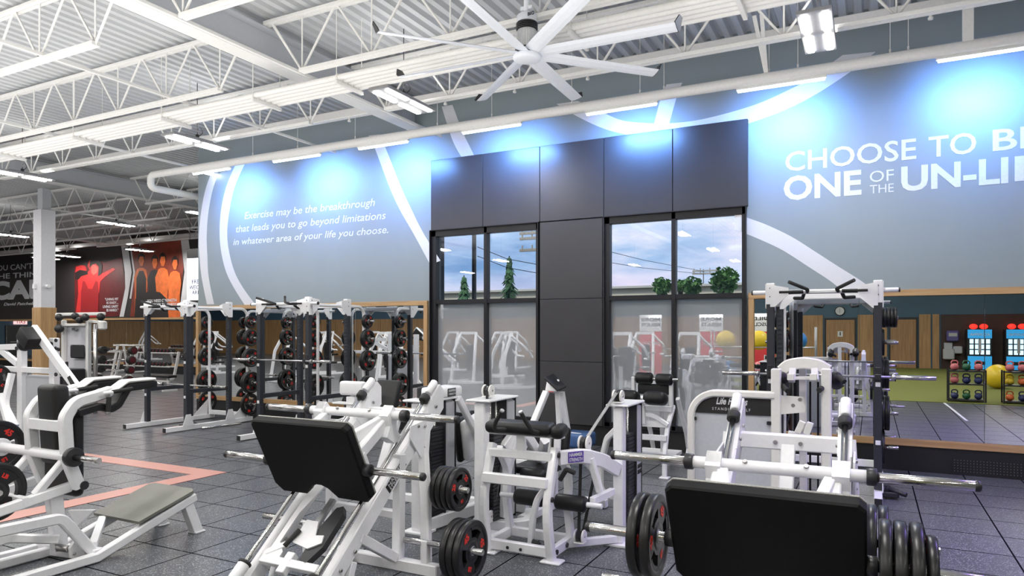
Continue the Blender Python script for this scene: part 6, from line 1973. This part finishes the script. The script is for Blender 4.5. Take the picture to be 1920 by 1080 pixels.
for x, y, rz in ((-8.2, .4, -.4), (-4.9, -.3, .2), (-10.2, 1.5, .6), (-12.5, .2, 0), (-7.0, -2.6, .1), (-9.6, -2.4, -.3), (-14.8, 1.8, .5), (-13.0, -3.2, .3), (-16.5, -1.0, -.2), (-18.5, 2.5, .3), (-11.4, -5.6, 0), (-20.5, -1.5, .4), (-17, -6, .2), (-22, -6.5, -.3), (-25, .5, .1), (-24, 4.5, .3), (-29, -3, .2), (-31, 3.5, -.4), (-34, -1, .3), (-28, 8.5, .2), (-36, 7, 0), (-26.5, 12, .5), (-33, 12.5, -.3), (-41, 3, .2), (-40, 11, .4), (-15.5, -9, .1), (-27, -9, 0)):
    dup(pm, (x, y, 0), rz)

# ================================================================== outside the windows
gm = mat('asphalt', (.16, .17, .18), .9, noise=.15)
mb = MB(); mb.box((-6, 45, -.06), (140, 66, .1), None, 0); struct(mb.build('ground_outside', gm))
yO = 34.0
zpar = Py(900, 549, yO).z
t = thing('building', 'low beige building across the street seen through both windows', 'building', (-12, yO, 0))
mb = MB(); mb.box((-16, yO + 4, zpar / 2), (60, 8, zpar), None, .02); mb.build('wall', mat('beige_stucco', (.80, .73, .56), .8, noise=.05), t)
mb = MB(); mb.box((-16, yO + 3.9, zpar + .06), (60.4, 8.4, .12), None, .01); mb.build('parapet_cap', mat('pale_cap', (.62, .60, .52), .7), t)
for i in range(14):
    mb = MB(); x = -36 + i * 3.0; mb.box((x, yO - .02, zpar - 1.55), (1.5, .06, 1.1), None, .01); mb.build('window', mat('dark_outside_window', (.06, .08, .11), .2), t)
def spruce(px, ptop, pbot, y, label):
    a, b = Py(px, ptop, y), Py(px, pbot, y)
    x = a.x
    t = thing('spruce_tree', label, 'tree', (x, y, 0))
    mb = MB(); mb.cyl((x, y, 0), (x, y, a.z), .12, 8, 0, r1=.02); mb.build('trunk', mat('bark', (.09, .06, .04), .9), t)
    rnd = random.Random(px); mb = MB()
    H = a.z - (b.z - 1.5)
    for i in range(26):
        f = i / 25; z = a.z - .1 - f * H; R = .12 + .55 * f * (1 + .25 * math.sin(i * 2.1))
        for k in range(11):
            an = rnd.random() * 2 * PI; rr = R * (.7 + .5 * rnd.random())
            c = V((x, y, z)); e = c + V((math.cos(an) * rr, math.sin(an) * rr, -.12 - .1 * rnd.random())); s = V((-math.sin(an), math.cos(an), 0)) * (.06 + .05 * rnd.random())
            m_ = (c + e) / 2 + V((0, 0, .05))
            mb.loft([[c, c + V((0, 0, .02)), c + V((0, 0, .04))], [m_ - s, m_ + V((0, 0, .05)), m_ + s], [e - s * .2, e + V((0, 0, .02)), e + s * .2]])
    mb.build('foliage', mat('spruce_green', (.10, .22, .09), .8, noise=.4, nscale=3), t)
spruce(870, 516, 552, 25, 'shorter green spruce beside the thick utility pole')
spruce(955, 480, 552, 24, 'taller spruce between the utility poles')
def bush(px, py, y, r, label):
    c = Py(px, py, y); t = thing('tree', label, 'tree', (c.x, y, 0)); rnd = random.Random(px)
    mb = MB(); mb.cyl((c.x, y, 0), (c.x, y, c.z), .12, 8, 0); mb.build('trunk', mat('bark', (.09, .06, .04), .9), t)
    mb = MB()
    for k in range(420):
        d = V((rnd.gauss(0, 1), rnd.gauss(0, 1), rnd.gauss(0, .8))); d = d.normalized() * r * (rnd.random() ** .4)
        p = c + d; s = .13 * r + .06; u = V((rnd.uniform(-1, 1), rnd.uniform(-1, 1), rnd.uniform(-1, 1))).normalized(); w = u.cross(V((.3, .5, .8))).normalized()
        mb._add([p - u * s, p + w * s * .6, p + u * s, p - w * s * .6], [(0, 1, 2, 3)])
    mb.build('foliage', mat('leaf_green', (.15, .30, .09), .8, noise=.4, nscale=3), t)
bush(1242, 537, 30, .42, 'small round green tree one pane away from the distant pole')
bush(1276, 536, 33, .30, 'smallest green tree, half hidden behind the window mullion'); bush(1297, 537, 31, .45, 'small round green tree between mullion and distant pole'); bush(1358, 527, 30, .60, 'leafy tree beside the distant pole, by the window jamb')
M_POLE = mat('weathered_pole', (.42, .38, .32), .9, noise=.2)
def pole(px, pw, ptop, y, label, arm):
    p = Py(px, ptop, y); t = thing('utility_pole', label, 'utility pole', (p.x, y, 0)); r = pw / FPX * y / 2
    mb = MB(); mb.cyl((p.x, y, 0), (p.x, y, p.z), r, 14, 0, r1=r * .8); mb.build('shaft', M_POLE, t)
    for z in arm:
        q = Py(px, z, y); mb = MB(); mb.box((p.x + .1, y, q.z), (1.6, .1, .1)); 
        for s in (-.7, -.3, .3, .7): mb.cyl((p.x + .1 + s, y, q.z), (p.x + .1 + s, y, q.z + .18), .03, 8)
        mb.build('crossarm', M_POLE, t)
    return t
pole(889, 11, 380, 22, 'thick bare utility pole outside beside the short spruce', [])
pole(1007, 6, 420, 23, 'utility pole with crossarms close to the dark pilaster', [436, 446, 468])
pole(1319, 2, 505, 45, 'thin distant utility pole with crossarms among the small trees', [508, 513])
for i, (a, b) in enumerate((((895, 463), (1008, 496)), ((895, 480), (1008, 512)), ((1008, 438), (1320, 509)), ((1008, 470), (1320, 514)))):
    p, q = Py(*a, 22.3 if i < 2 else 23), Py(*b, 23 if i < 2 else 45) ; mid = (p + q) / 2 - V((0, 0, .12))
    mb = MB(); mb.tube([p, mid, q], .014, .5, 6); tag(mb.build('power_line', M_BLACKP), ['upper wire from the thick pole past the tall spruce', 'lower wire from the thick pole past the tall spruce', 'upper long wire running to the distant pole', 'lower long wire running to the distant pole'][i], 'wire')
